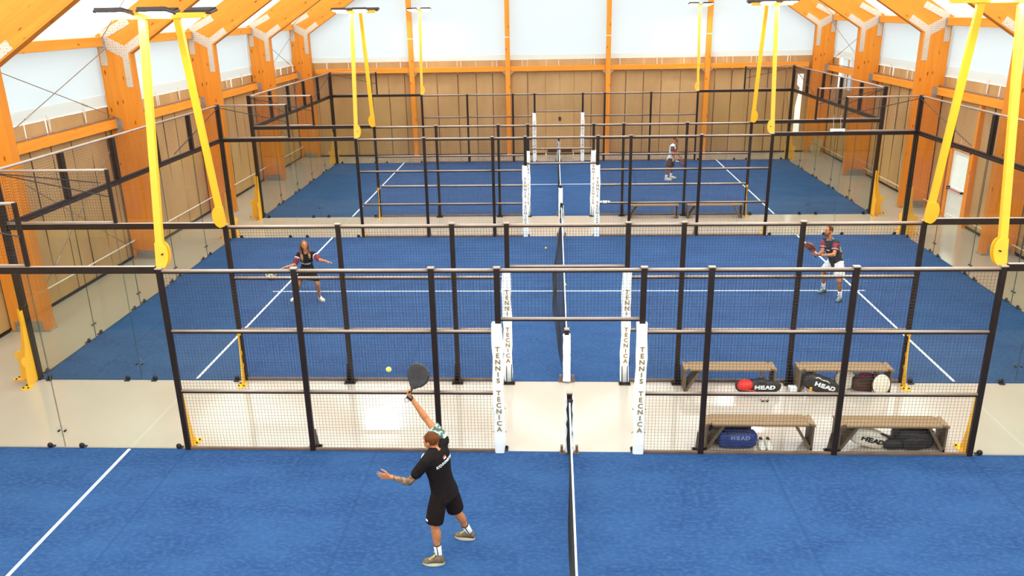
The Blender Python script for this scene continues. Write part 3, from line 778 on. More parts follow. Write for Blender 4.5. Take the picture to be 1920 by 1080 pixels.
# nets
def net(y0, y1, label, bulge):
    n = thing('court_net', (0, (y0 + y1) / 2, 0), label, 'net', 'padel nets')
    top = lambda y: .92 - .04 * math.sin(PI * (y - y0) / (y1 - y0))
    ya, yb = y0 + .10, y1 - .10
    mb = MB(); m = 210; sag = lambda y, z: -bulge * max(0, math.sin(PI * (y - y0) / (y1 - y0))) ** .7 * (1 - z) ** .6 - .012 * math.sin(y * 2.3) * (1 - z)
    for i in range(m + 1):
        y = ya + (yb - ya) * i / m; h = top(y)
        mb.tube((sag(y, .0), y, .03), (sag(y, .5), y, .03 + (h - .05) / 2), .0021, n=3, cap=False); mb.tube((sag(y, .5), y, .03 + (h - .05) / 2), (sag(y, 1.), y, h - .02), .0021, n=3, cap=False)
    for k in range(20):
        f = k / 19
        for i in range(14):
            a, b = ya + (yb - ya) * i / 14, ya + (yb - ya) * (i + 1) / 14
            mb.tube((sag(a, f), a, .03 + (top(a) - .05) * f), (sag(b, f), b, .03 + (top(b) - .05) * f), .0021, n=3, cap=False)
    tag(mb.build('netting', 'net_black', n), kind='stuff')
    rg = []
    mbt = MB()
    for i in range(14):
        a, b = ya + (yb - ya) * i / 14, ya + (yb - ya) * (i + 1) / 14
        za, zb = top(a), top(b)
        mbt.add([(-.011, a, za - .05), (.011, a, za - .05), (.011, a, za), (-.011, a, za), (-.011, b, zb - .05), (.011, b, zb - .05), (.011, b, zb), (-.011, b, zb)],
                [(0, 1, 2, 3), (7, 6, 5, 4), (0, 4, 5, 1), (1, 5, 6, 2), (2, 6, 7, 3), (3, 7, 4, 0)])
    mbt.build('tape', 'line_white', n)
    for y, near in ((y0, True), (y1, False)):
        p = MB().cbox(-.04, .04, y - .04, y + .04, 0, 1.02, .005).build('post', 'black_steel', n)
        MB().cbox(-.046, .046, y - .046, y + .046, 1.02, 1.045, .004).build('post_cap', 'rail_sheen', p)
        ft = MB().cbox(-.15, .15, y - .05, y + .05, 0, .016, .003)
        for sx in (-.115, .115): ft.cbox(sx - .02, sx + .02, y - .03, y + .03, .016, .13, .005)
        ft.build('post_foot', 'base_steel', p)
        # pad wrapped round the post (it shows white on the side away from the net)
        sgn = -1 if near else 1
        mb2 = MB(); vs = []; k = 16
        for i in range(9):
            z = .03 + .90 * i / 8
            for j in range(k):
                t = 2 * PI * j / k; pw = lambda q: math.copysign(abs(q) ** .5, q)
                rr = .068 + .005 * math.sin(i * 2.2 + j)
                vs.append((rr * pw(math.cos(t)), y + sgn * .02 + rr * pw(math.sin(t)), z))
        mb2.add(vs, [(i * k + j, i * k + (j + 1) % k, (i + 1) * k + (j + 1) % k, (i + 1) * k + j) for i in range(8) for j in range(k)] + [tuple(range(k - 1, -1, -1)), tuple(range(8 * k, 9 * k))])
        mb2.build('post_pad', 'pad', n)
        # net end gathered and tied to the post
        ge = MB(); yy = y + (-.085 if not near else .085)
        rg = []
        for i in range(12):
            z = .05 + .9 * i / 11; rg.append((V((.008 * math.sin(i * 1.9), yy, z)), V((1, 0, 0)), .030 + .016 * abs(math.sin(i * 1.3)), V((0, 1, 0)), .03))
        ge.loft(rg, 10).build('gathered_end', 'net_black', n)
for cn, (y0, y1) in COURT.items():
    net(y0, y1, 'black net with white top tape across the %s court' % cn, {'nearest': .06, 'middle': .26, 'far': .05}[cn])

# ------------------------------------------------------------------ yellow light masts
FL = None
def floodlight(x, y, z, o, parent):
    """flat LED floodlight, glowing face down and towards the court (o = y direction of the court)"""
    tilt = math.radians(9)
    R = Matrix.Rotation(o * tilt, 3, 'X')
    def P(q): return V((x, y, z)) + R @ V(q)
    b = MB(); bb = MB().cbox(-.215, .215, -.15, .15, -.02, .02, .008)
    b.add([P(q) for q in bb.v], bb.f)
    for k in range(9):
        f = MB().box(-.20, .20, -.14 + k * .034, -.132 + k * .034, .02, .045); b.add([P(q) for q in f.v], f.f)
    h = b.build('floodlight', 'housing', parent)
    e_ = MB().box(-.185, .185, -.12, .12, -.0235, -.0205)
    MB().add([P(q) for q in e_.v], e_.f).build('lamp_face', 'lamp_face', h)
def mast(x, y, o, label):
    """o = +1: court lies towards -y (mast on the far fence), -1: towards +y"""
    s = 1 if x < 0 else -1
    m = thing('light_mast', (x, y, 3.0), label, 'light mast', 'yellow floodlight masts on the fence posts')
    yb, yt = y + o * .10, y + o * .72
    if (x, y) in (): pass
    zt = 6.46
    p = MB()
    vs = []
    for (yy, z) in ((yb, 3.02), (yt, zt)):
        vs += [(x - .052, yy - .035, z), (x + .052, yy - .035, z), (x + .052, yy + .035, z), (x - .052, yy + .035, z)]
    p.add(vs, [(3, 2, 1, 0), (4, 5, 6, 7), (0, 1, 5, 4), (1, 2, 6, 5), (2, 3, 7, 6), (3, 0, 4, 7)]).build('pole', 'yellow', m)
    # paddle-shaped foot plate: half disc on the side towards the net
    sd = s * o
    pts = [(-.06, 0), (.04, -.05)] if sd > 0 else [(.06, 0), (-.04, -.05)]
    poly = [(-sd * .056, -.02), (sd * .03, -.05)] + [(sd * (.03 + .105 * math.sin(PI * k / 10)), .145 - .19 * math.cos(PI * k / 10)) for k in range(1, 10)] + [(sd * .03, .335), (-sd * .056, .335)]
    MB().prism(poly, (x, yb - .045, 3.03), (1, 0, 0), V((0, o * .18, 1)).normalized(), .014).prism(poly, (x, yb + .045, 3.03), (1, 0, 0), V((0, o * .18, 1)).normalized(), .014).build('foot_plate', 'yellow', m)
    MB().tube((x + sd * .06, yb - .06, 3.2), (x + sd * .06, yb + .06, 3.2), .012, n=6).build('bolt', 'bolt', m)
    MB().cbox(x - .44, x + .44, yt - .05, yt + .05, zt - .01, zt + .07, .006).build('crossbar', 'yellow', m)
    for dx in (-.30, .30): floodlight(x + dx, yt - o * .20, zt + .085, -o, m)
for y, o, nm in ((A1, 1, 'far side of the nearest court'), (B0, -1, 'near side of the middle court'), (B1, 1, 'far side of the middle court'), (C0, -1, 'near side of the far court'), (C1, 1, 'far side of the far court')):
    for x, sd in ((-6, 'left'), (6, 'right')):
        mast(x, y, o, 'yellow two-lamp floodlight mast, %s one on the %s' % (sd, nm))

# ------------------------------------------------------------------ yellow steel buttresses
BIG = [(0, .03), (0, 1.42), (.075, 1.42), (.085, 1.1), (.13, .82), (.17, .64), (.20, .58)] + [(.245 + .085 * math.cos(a), .49 + .09 * math.sin(a)) for a in [PI * (.75 - k * .19) for k in range(7)]] + [(.265, .38), (.285, .2), (.29, .0), (.1, .0)]
SMALL = [(.03, .05), (.03, .28), (.0, .30), (.0, .36), (.05, .38), (.04, .52), (0, .54), (0, .60), (.035, .62), (.03, .90), (0, .92), (0, .99), (.07, .99), (.09, .70), (.14, .36), (.20, .05), (.22, 0), (.06, 0)]
def plate(poly, base, u, parent, nm='plate'):
    base, u = V(base), V(u)
    MB().prism(poly, base, u, (0, 0, 1), .014).build(nm, 'yellow', parent)
    n = u.cross(V((0, 0, 1)))
    c = base + u * (max(p[0] for p in poly) + .00)
    ft = MB(); vs = [c + u * a + n * b + V((0, 0, z)) for z in (0, .013) for a, b in ((-.12, -.075), (.07, -.075), (.12, -.03), (.12, .03), (.07, .075), (-.12, .075))]
    ft.add(vs, [tuple(range(5, -1, -1)), tuple(range(6, 12))] + [(i, (i + 1) % 6, 6 + (i + 1) % 6, 6 + i) for i in range(6)]).build('foot_plate', 'yellow', parent)
    bt = MB()
    for a, b in ((.04, -.045), (.04, .045), (-.07, .05)): q = c + u * a + n * b; bt.tube(q, q + V((0, 0, .035)), .016, n=6)
    bt.build('bolt', 'bolt', parent)
for cn in ('middle', 'far'):
    for s, sd in ((-1, 'left'), (1, 'right')):
        for y, o, side in ((COURT[cn][0], -1, 'near'), (COURT[cn][1], 1, 'far')):
            b = thing('corner_buttress', (s * 10, y, 0), 'tall yellow steel buttress with rounded lobe, %s %s corner of the %s court' % (side, sd, cn), 'bracket', 'yellow corner buttresses')
            plate(BIG, (s * 10, y + o * .055, 0), (0, o, 0), b)
            plate(BIG, (s * 10.055, y, 0), (s, 0, 0), b)
            MB().cbox(s * 10 - .06, s * 10 + .06, y - .06, y + .06, 1.43, 1.50, .01).build('collar', 'black_steel', b)
for sd, cn, y in PADY:
    o = 1 if sd == 'far' else -1
    for s, lr in ((-1, 'left'), (1, 'right')):
        b = thing('post_bracket', (s * 6, y, 0), 'notched yellow steel bracket bracing the %s end post, %s side of the %s court' % (lr, sd, cn), 'bracket', 'yellow brackets at the fence end posts')
        plate(SMALL, (s * 6, y + o * .032, 0), V((-s * .06, o, 0)).normalized(), b)
        MB().cbox(s * 6 - .03, s * 6 + .03, *sorted((y + o * .03, y + o * .062)), .92, .99, .004).build('clasp', 'yellow', b)
noisy('bench_leg', (.16, .105, .06), (.12, .08, .045), (5, 5, 5), .55)
# ------------------------------------------------------------------ benches
def bench(x0, x1, y0, label):
    """slatted bench, folded end frames: an upright plate and a slanting plate meeting at the foot"""
    y1 = y0 + .36; b = thing('bench', ((x0 + x1) / 2, (y0 + y1) / 2, 0), label, 'bench', 'slatted benches beside the courts')
    zt = .45
    for k in range(3):
        a = y0 + .004 + k * .1185
        MB().cbox(x0 + .10, x1 - .10, a, a + .112, zt - .035, zt, .006).build('slat', 'bench_wood', b)
    for s, xe in ((1, x0), (-1, x1)):
        MB().prism([(0, 0), (s * .10, .06), (s * .10, .30), (0, .36)], (xe, y0, zt - .018), (1, 0, 0), (0, 1, 0), .036).build('end_board', 'bench_wood', b)
        fr = MB()
        fr.prism([(0, .0), (s * .035, .0), (s * .035, zt - .04), (0, zt - .04)], (xe + s * .005, (y0 + y1) / 2, 0), (1, 0, 0), (0, 0, 1), .30)
        fr.prism([(s * .0, .0), (s * .055, .0), (s * .30, zt - .04), (s * .25, zt - .04)], (xe + s * .005, (y0 + y1) / 2, 0), (1, 0, 0), (0, 0, 1), .30)
        fr.build('leg', 'bench_leg', b)
    return b
bench(2.08, 3.73, .10, 'brown slatted bench by the nearest court fence with the blue duffel beneath it')
bench(4.08, 5.70, .08, 'brown slatted bench by the nearest court fence with the cream bag beneath it')
bench(2.06, 3.66, 2.09, 'brown slatted bench by the middle court with the red-ended bag beneath it')
bench(4.05, 5.66, 2.09, 'brown slatted bench by the middle court with the white round covers beneath it')
bench(2.20, 3.78, 14.62, 'empty slatted bench before the far court, nearer the net')
bench(4.06, 5.82, 14.62, 'empty slatted bench before the far court, nearer the yellow bracket')

# ------------------------------------------------------------------ bags and small things
def perp(v, d): return (v - d * v.dot(d)).normalized()
def letters_on(root, target, txt, origin_fn, direction, size, mat, name='lettering', sx=1.0, bold=.0012):
    """single letters laid on a garment along a curve"""
    bm = bmesh.new(); bm.from_mesh(target.data); off = wloc(target)
    tree = BVHTree.FromBMesh(bm); bm.free()
    d = V(direction).normalized(); n = len(txt); vs = []; allv = []; allf = []
    for i, ch in enumerate(txt):
        if ch == ' ': continue
        p, right, up = origin_fn((i + .5) / n)
        hit = tree.ray_cast(V(p) - off, d)
        if hit[0] is None: continue
        nn = hit[1] if hit[1].dot(d) < 0 else -hit[1]
        me = text_mesh(ch, size, .002, 1, 1, bold)
        x = perp(V(right), nn); y = nn.cross(x)
        R = Matrix((x * sx, y, nn)).transposed().to_4x4(); R.translation = hit[0] + nn * .004
        b = len(allv); allv += [R @ v.co for v in me.vertices]; allf += [tuple(b + q for q in f.vertices) for f in me.polygons]
        bpy.data.meshes.remove(me)
    me = bpy.data.meshes.new(name); me.from_pydata([tuple(v) for v in allv], [], allf); me.materials.append(MATS[mat])
    o = bpy.data.objects.new(name, me); COL.objects.link(o); o.parent = root
    return o

def bag_text(parent, body, txt, centre, right, up, width, size, mat, sx=1.0):
    r = V(right).normalized()
    return letters_on(parent, body, txt, lambda t: (V(centre) + r * ((t - .5) * width) - Y * .6, r, V(up)), Y, size, mat, sx=sx, bold=.0055)
X, Y, Z = V((1, 0, 0)), V((0, 1, 0)), V((0, 0, 1))
def lumpy(amp, seed, sc=2.2):
    def fn(x, y, z):
        k = 1 + amp * noise.noise(V((x * sc + seed, y * sc, z * sc - seed)))
        return x * k, y * k, (z * k if z > -.8 else z)
    return fn
def rotz(a): return V((math.cos(a), math.sin(a), 0)), V((-math.sin(a), math.cos(a), 0))
# blue duffel
t = thing('duffel_bag', (2.60, .27, 0), 'blue duffel bag under the nearest bench, beside the cream shoes', 'bag', 'players\' bags under the benches')
bd = MB().ell((2.60, .24, .145), X, .30, Y, .12, Z, .145, 28, 16, .55, lumpy(.07, 3)).build('body', 'bag_blue', t, smooth=True)
MB().path([(2.42, .17, .25), (2.44, .14, .29), (2.72, .14, .30), (2.76, .17, .26)], .011, 6).build('strap', 'bag_black', t)
MB().cbox(2.36, 2.84, .235, .245, .282, .296, .003).build('zip', 'bag_black', t)
MB().ell((2.30, .28, .15), X, .03, Y, .10, Z, .10, 14, 10, .8).build('end_pocket', 'bag_black', t, smooth=True)
principled('faded_print', (.16, .20, .38), .6)
bag_text(t, bd, 'HEAD', (2.62, .1, .205), X, Z, .30, .075, 'faded_print', 1.25)
# black bag behind it
t = thing('sports_bag', (2.52, .52, 0), 'boxy black sports bag standing behind the blue duffel', 'bag', 'players\' bags under the benches')
MB().ell((2.52, .435, .19), X, .33, Y, .085, Z, .19, 26, 14, .45, lumpy(.05, 8)).build('body', 'bag_black', t, smooth=True)
MB().cbox(2.62, 2.78, .345, .357, .315, .345, .003).build('label_patch', 'cloth_grey', t)
MB().path([(2.36, .36, .33), (2.38, .34, .35), (2.56, .34, .35), (2.60, .36, .33)], .012, 6).build('handle', 'bag_black', t)
# pair of cream shoes, toes to the camera
def shoe_mesh(parent, heel, toe, w, h, upper, sole, lace=None, opening=True):
    """shoe from heel to toe (on the floor); returns the upper"""
    heel, toe = V(heel), V(toe); d = toe - heel; L = d.length; d.normalize(); s = Z.cross(d); base = heel
    prof = [(0, .62, .62), (.08, .84, .90), (.22, .88, 1.0), (.36, .88, .98), (.5, .92, .74), (.66, 1.0, .56), (.82, .98, .44), (.93, .78, .34), (1.0, .38, .2)]
    rg = [(base + d * (L * a) + Z * (.022 + h * c * .42), s, w / 2 * b, Z, h * c * .5) for a, b, c in prof]
    up = MB().loft(rg, 16).build('shoe', upper, parent, smooth=True)
    pts = []
    for k in range(20):
        a = 2 * PI * k / 20; u = .5 - .52 * math.cos(a); ww = (.40 + .10 * math.sin(PI * min(1, max(0, u)) * .9) + .05 * u) * (1 if abs(math.cos(a)) < .97 else .6)
        pts.append((u * L, w * ww * math.sin(a) * 1.12))
    vs = [base + d * a + s * b + Z * z for z in (.001, .028) for a, b in pts]; n = 20
    MB().add(vs, [tuple(range(n - 1, -1, -1)), tuple(range(n, 2 * n))] + [(i, (i + 1) % n, n + (i + 1) % n, n + i) for i in range(n)]).build('sole', sole, up)
    if lace:
        lb = MB()
        for k in range(4):
            c = base + d * (L * (.42 + .09 * k)) + Z * (.03 + h * (.88 - .17 * k))
            lb.path([c - s * w * .30 - Z * .012, c + Z * .006, c + s * w * .30 + d * .015 - Z * .012], .005, 5)
        c = base + d * (L * .40) + Z * (.035 + h * .92)
        lb.path([c, c - s * .035 + Z * .02, c - s * .05 + d * .03], .005, 5); lb.path([c, c + s * .035 + Z * .02, c + s * .05 + d * .03], .005, 5)
        lb.build('lace', lace, up)
    if opening:
        c = base + d * (L * .24) + Z * (.022 + h * .89)
        MB().ell(c, d, L * .17, s, w * .30, Z, .016, 14, 6).build('opening', 'cloth_brown', up, smooth=True)
    return up
for i, x in enumerate((2.965, 3.075)):
    t = thing('shoe', (x, .2, 0), 'cream sports shoe on the floor, %s' % ('next to the blue duffel' if i == 0 else 'of the pair the one away from the duffel'), 'shoe', 'pair of cream shoes')
    shoe_mesh(t, (x + .01, .36, 0), (x, .07, 0), .10, .10, 'shoe_white', 'sole_cream', None)
# cream racket bag
def racket_bag(parent, c, ax, up, L, W, D, mat, seed, blunt=.62):
    c = V(c); ax = V(ax).normalized(); up = V(up).normalized(); n = ax.cross(up)
    def fn(x, y, z):
        k = 1 - .28 * max(0, x) ** 2
        j = 1 + .05 * noise.noise(V((x * 2 + seed, y * 2, z * 2)))
        return x * j, y * k * j, z * k * j
    return MB().ell(c, ax, L / 2, up, W / 2, n, D / 2, 28, 16, blunt, fn).build('body', mat, parent, smooth=True)
t = thing('racket_bag', (4.57, .26, 0), 'cream racket bag lettered HEAD under the bench, left of the black backpack', 'bag', 'players\' bags under the benches')
dv = V((1, 0, -.30)).normalized()
bd = racket_bag(t, (4.56, .27, .165), dv, V((.28, 0, 1)), .60, .30, .22, 'bag_white', 5)
bag_text(t, bd, 'HEAD', (4.60, .1, .155), dv, V((.28, 0, 1)), .36, .105, 'black_print', 1.35)
MB().path([(4.36, .22, .30), (4.42, .18, .335), (4.58, .2, .30), (4.64, .25, .27)], .011, 6).build('strap', 'bag_white', t)
MB().path([(4.33, .15, .22), (4.5, .143, .255), (4.72, .16, .225), (4.83, .2, .17)], .005, 5).build('zip', 'sole_cream', t)
t.location.x += .03
# black backpack
t = thing('backpack', (5.28, .27, 0), 'lumpy black backpack under the bench, right of the cream bag', 'bag', 'players\' bags under the benches')
MB().ell((5.34, .30, .165), X, .30, Y, .17, Z, .165, 28, 16, .6, lumpy(.16, 12, 3)).build('body', 'bag_black', t, smooth=True)
MB().ell((5.02, .25, .085), X, .17, Y, .12, Z, .085, 20, 12, .7, lumpy(.12, 4, 3)).build('side_pocket', 'bag_black', t, smooth=True)
MB().ell((5.30, .16, .12), X, .17, Y, .05, Z, .10, 20, 12, .6, lumpy(.1, 6, 3)).build('front_pocket', 'bag_black', t, smooth=True)
MB().path([(5.0, .2, .16), (4.92, .19, .22), (4.84, .2, .25), (4.82, .22, .235)], .02, 6).build('strap', 'bag_black', t)
MB().path([(5.22, .12, .21), (5.30, .105, .19), (5.38, .12, .215)], .006, 5).build('piping', 'bag_brown', t)
t.location.x -= .06
# black and red racket bag
t = thing('racket_bag', (3.35, 2.28, 0), 'black racket bag with bright red end and white HEAD lettering', 'bag', 'players\' bags under the benches')
bd = racket_bag(t, (3.36, 2.30, .130), (1, .04, -.02), Z, .80, .26, .20, 'bag_black', 9, .7)
MB().ell((3.12, 2.27, .175), V((1, 0, .12)), .145, Y, .115, Z, .09, 22, 12, .9).build('red_end', 'bag_red', t, smooth=True)
MB().ell((3.38, 2.28, .235), X, .11, Y, .07, Z, .05, 16, 10, .8).build('top_pocket', 'bag_black', t, smooth=True)
MB().path([(3.33, 2.27, .27), (3.34, 2.26, .315), (3.42, 2.26, .315), (3.43, 2.27, .27)], .013, 6).build('handle', 'bag_black', t)
bag_text(t, bd, 'HEAD', (3.45, 2.1, .15), (1, 0, -.05), Z, .36, .092, 'white_print', 1.45)
MB().prism([(0, 0), (.20, -.03), (.21, -.012), (.06, .022), (.01, .028)], (3.08, 2.176, .115), X, Z, .02).build('flash', 'red_print', t)
t.location.y -= .21
# black HEAD bag with yellow tag
t = thing('racket_bag', (4.46, 2.28, 0), 'slanting black racket bag with white HEAD lettering and yellow tab', 'bag', 'players\' bags under the benches')
dv = V((1, 0, -.34)).normalized()
bd = racket_bag(t, (4.44, 2.30, .17), dv, V((.3, 0, 1)), .66, .30, .22, 'bag_black', 15)
bag_text(t, bd, 'HEAD', (4.48, 2.1, .175), dv, V((.3, 0, 1)), .38, .10, 'white_print', 1.4)
MB().cbox(4.215, 4.255, 2.17, 2.20, .06, .17, .008).build('tab', 'yellow', t)
MB().path([(4.30, 2.22, .33), (4.36, 2.2, .345), (4.42, 2.19, .30), (4.50, 2.19, .285), (4.55, 2.2, .24)], .008, 5).build('cord', 'rope_white', t)
t.location.y -= .20
# white covers and brown bag
def round_cover(parent, c, n, r, th, mat):
    c = V(c); n = V(n).normalized(); u = n.cross(Z).normalized(); w = u.cross(n)
    if w.z < 0: w = -w
    MB().ell(c, u, r, w, r * 1.08, n, th, 24, 12, 1.0).build('cover', mat, parent, smooth=True)
    rim = MB(); pts = [c + u * (r * math.cos(2 * PI * k / 24)) + w * (r * 1.08 * math.sin(2 * PI * k / 24)) for k in range(25)]
    rim.path(pts, .009, 5).build('piping', 'bag_brown', parent)
    q = c - w * r * .9
t = thing('racket_cover', (4.95, 2.3, 0), 'rounded white padel racket cover leaning left of the brown bag', 'racket cover')
round_cover(t, (4.93, 2.31, .175), (-.25, -1, .25), .175, .035, 'bag_white')
t = thing('racket_cover', (5.46, 2.1, 0), 'round white padel racket cover leaning right of the brown bag', 'racket cover')
round_cover(t, (5.46, 2.07, .185), (.25, -1, .2), .175, .032, 'bag_white')
t = thing('holdall', (5.25, 2.24, 0), 'dark brown holdall between the two white racket covers', 'bag', 'players\' bags under the benches')
MB().ell((5.22, 2.27, .135), X, .20, Y, .12, Z, .135, 24, 14, .55, lumpy(.10, 21, 3)).build('body', 'bag_brown', t, smooth=True)
MB().ell((5.27, 2.27, .27), X, .14, Y, .08, Z, .035, 16, 10, .8, lumpy(.3, 2, 3)).build('folded_cloth', 'sleeve_crimson', t, smooth=True)
MB().path([(5.13, 2.15, .2), (5.16, 2.12, .27), (5.32, 2.12, .27), (5.35, 2.15, .2)], .011, 6).build('handle', 'bag_black', t)
t = thing('bottle', (4.13, 1.92, 0), 'small white bottle standing at the end of the slanting black bag', 'bottle')
MB().loft([(V((4.13, 1.92, z)), X, r, Y, r) for z, r in ((0, .022), (.004, .026), (.07, .026), (.082, .014), (.095, .013))], 14).build('body', 'white_paint', t, smooth=True)
MB().tube((4.13, 1.92, .095), (4.13, 1.92, .115), .016, n=12).build('cap', 'grip_white', t)
t = thing('box', (4.02, 2.19, 0), 'low white carton on the floor at the foot of the bench', 'box')
MB().cbox(3.93, 4.08, 2.14, 2.26, 0, .07, .006).build('carton', 'pad', t)
MB().cbox(3.925, 4.085, 2.135, 2.265, .055, .078, .004).build('lid', 'pad', t)
t = thing('sunglasses', (3.38, 1.75, 0), 'small brown sunglasses lying on the floor before the red-ended bag', 'glasses')
for s in (-1, 1):
    MB().ell((3.40 + s * .035, 1.74, .022), X, .028, Z, .02, Y, .006, 12, 6).build('lens', 'bag_brown', t, smooth=True)
    MB().path([(3.40 + s * .062, 1.74, .03), (3.40 + s * .064, 1.84, .012)], .004, 5).build('temple', 'bag_brown', t)
MB().tube((3.385, 1.74, .028), (3.415, 1.74, .028), .004, n=5).build('bridge', 'bag_brown', t)
t = thing('tape_roll', (1.22, 12.5, 1.05), 'white cloth bundle tied on the mid rail of the middle court fence', 'cloth')
MB().ell((1.28, B1 - .005, 1.05), X, .16, Y, .045, Z, .042, 18, 10, .8, lumpy(.25, 5, 4)).build('bundle', 'cloth_white', t, smooth=True)
for x in (1.20, 1.36): MB().tube((x - .008, B1 - .005, 1.05), (x + .008, B1 - .005, 1.05), .05, n=10).build('tie', 'wire', t)
t = thing('batten_light', (7.78, 12.5, 3.08), 'white batten fixture strung up on the right glass rail of the middle court', 'light fixture')
MB().cbox(7.58, 7.98, 12.48, 12.53, 3.045, 3.115, .008).build('body', 'white_paint', t)
for x in (7.6, 7.93): MB().cbox(x, x + .05, 12.47, 12.54, 3.04, 3.12, .005).build('end_cap', 'pad', t)
for x in (7.66, 7.86): MB().path([(x, 12.51, 3.11), (x - .01, B1 + .0, 3.5)], .004, 4).build('string', 'rope_white', t)
t = thing('cardboard_sheet', (11.5, 25.9, 0), 'creased cardboard sheet standing on one corner by the right wall in the far corner', 'cardboard')
uu, ww = V((1, .12, 0)).normalized(), V((0, .22, 1)).normalized()
MB().prism([(-.20, .26), (.20, -.02), (.42, .66), (.02, .88)], (11.42, 25.9, 0.012), uu, ww, .012).build('sheet', 'cardboard', t)
MB().prism([(-.06, .57), (-.05, .58), (.33, .32), (.32, .31)], (11.42, 25.897, 0.012), uu, ww, .016).build('crease', 'bag_brown', t)

# ------------------------------------------------------------------ balls
def ball(c, label):
    b = MB().ell(c, X, .0325, Y, .0325, Z, .0325, 18, 12)
    t = thing('padel_ball', c, label, 'ball', 'padel balls')
    b.build('felt', 'felt', t, smooth=True)
    pts = []
    for k in range(33):
        a = 2 * PI * k / 32; p = V((math.cos(a) + .35 * math.cos(3 * a), math.sin(a) - .35 * math.sin(3 * a), .95 * math.sin(2 * a))).normalized()
        pts.append(V(c) + p * .0325)
    MB().path(pts, .0018, 4).build('seam', 'grip_white', t)
ball((-2.20, -2.30, 2.46), 'yellow ball in the air above the serving player')
ball((-.45, 11.15, TZ + .033), 'yellow ball lying on the middle court, left of its net')
ball((.05, 7.93, TZ + .033), 'yellow ball lying at the foot of the middle court net, near its centre line')

# ------------------------------------------------------------------ rackets
def racket(label, grip_end, head_dir, face_n, mat, grip='grip_white', scale=1.0, rim_mat=None):
    """padel racket: grip starts at grip_end and runs along head_dir"""
    g = V(grip_end); d = V(head_dir).normalized(); n = V(face_n); n = (n - d * n.dot(d)).normalized(); s = n.cross(d)
    t = thing('padel_racket', g, label, 'racket', 'padel rackets')
    hc = g + d * (.305 * scale)
    o, i = [], []
    prof = [(-.15, .022), (-.115, .05), (-.085, .085), (-.03, .118), (.03, .13), (.08, .122), (.115, .095), (.138, .05), (.146, 0)]
    out_ = [(a, w) for a, w in prof] + [(a, -w) for a, w in reversed(prof[:-1])]
    MB().prism(out_, hc, d * scale, s * scale, .036 / 1).build('face', mat, t)
    rim = MB(); pts = [hc + d * (a * scale) + s * (w * scale) for a, w in out_]
    rim.path(pts + [pts[0]], .017 * scale, 7).build('rim', rim_mat or mat, t)
    hb = MB()
    for r_ in range(-3, 4):
        for c_ in range(-3, 4):
            a, w = r_ * .027 + .02, c_ * .027
            if (a - .02) ** 2 + w * w < .0085: hb.tube(hc + d * a * scale + s * w * scale - n * .0195, hc + d * a * scale + s * w * scale + n * .0195, .0055, n=8)
    tag(hb.build('holes', 'rubber', t), kind='stuff')
    MB().loft([(g + d * (k * .17 * scale), s, .017 + (.004 if k == 0 else 0), n, .015 + (.004 if k == 0 else 0)) for k in (0, .06, .12, .5, 1)], 12).build('grip', grip, t, smooth=True)
    cord = [g, g - d * .03 + s * .03, g - d * .06, g - d * .03 - s * .03, g]
    MB().path(cord, .003, 4).build('wrist_cord', 'rubber', t)
    return t

# ------------------------------------------------------------------ people
def hand(mb, wr, d, n, side, curl=.35, k=1.0, spread=.0):
    """wr wrist, d finger direction, n direction the fingers close towards, side = thumb side"""
    wr = V(wr); d = V(d).normalized(); n = perp(V(n), d); side = perp(perp(V(side), d), n) if True else side
    kn = []
    for i in range(4):
        b = wr + d * .015 * k + side * ((1.5 - i) * .013 * k); q = wr + d * (.088 - .006 * abs(i - 1)) * k + side * ((1.5 - i) * .0205 * k)
        mb.capsule(b, q, .015 * k, .0125 * k, 8, 3); kn.append(q)
    for i, L in enumerate((.070, .078, .072, .056)):
        p = kn[i]; a = curl * (.55 + .1 * i); dd = (d + side * spread * (1.5 - i)).normalized()
        for j, f in enumerate((.45, .31, .24)):
            dr = dd * math.cos(a) + n * math.sin(a); q = p + dr * (L * f * k)
            mb.capsule(p, q, (.0098 - .0011 * j) * k, (.0090 - .0011 * j) * k, 8, 3); p = q; a += curl
    p = wr + d * .028 * k + side * .026 * k
    for f, dr, r in ((.045, d * .55 + side * .75 + n * .15, .0125), (.033, d * .85 + side * .35 + n * (.2 + curl * .5), .0105), (.026, d * .9 + side * .1 + n * (.25 + curl * .8), .0095)):
        q = p + V(dr).normalized() * (f * k); mb.capsule(p, q, r * k, (r - .001) * k, 8, 3); p = q
def head(mb, c, f, u, k=1.0):
    """skull, jaw, nose, ears, brow; c centre of the head, f facing, u up"""
    c = V(c); f = V(f).normalized(); u = perp(V(u), f); r = f.cross(u)
    mb.ell(c + u * .025 * k - f * .008 * k, r, .074 * k, f, .094 * k, u, .092 * k, 18, 12)
    mb.ell(c - u * .035 * k + f * .022 * k, r, .058 * k, f, .066 * k, u, .078 * k, 16, 10)
    mb.ell(c - u * .092 * k + f * .058 * k, r, .026 * k, f, .022 * k, u, .02 * k, 12, 8)                     # chin
    mb.capsule(c + u * .018 * k + f * .086 * k, c - u * .022 * k + f * .108 * k, .008 * k, .0135 * k, 8, 3)    # nose
    mb.capsule(c + u * .032 * k + f * .080 * k - r * .035 * k, c + u * .032 * k + f * .080 * k + r * .035 * k, .010 * k, .010 * k, 8, 3)
    for s in (-1, 1):
        mb.ell(c + r * s * .074 * k - f * .008 * k - u * .005 * k, r, .012 * k, f, .020 * k, u, .032 * k, 10, 8)
        mb.ell(c + r * s * .042 * k + f * .062 * k - u * .022 * k, r, .022 * k, f, .018 * k, u, .022 * k, 10, 8)  # cheek
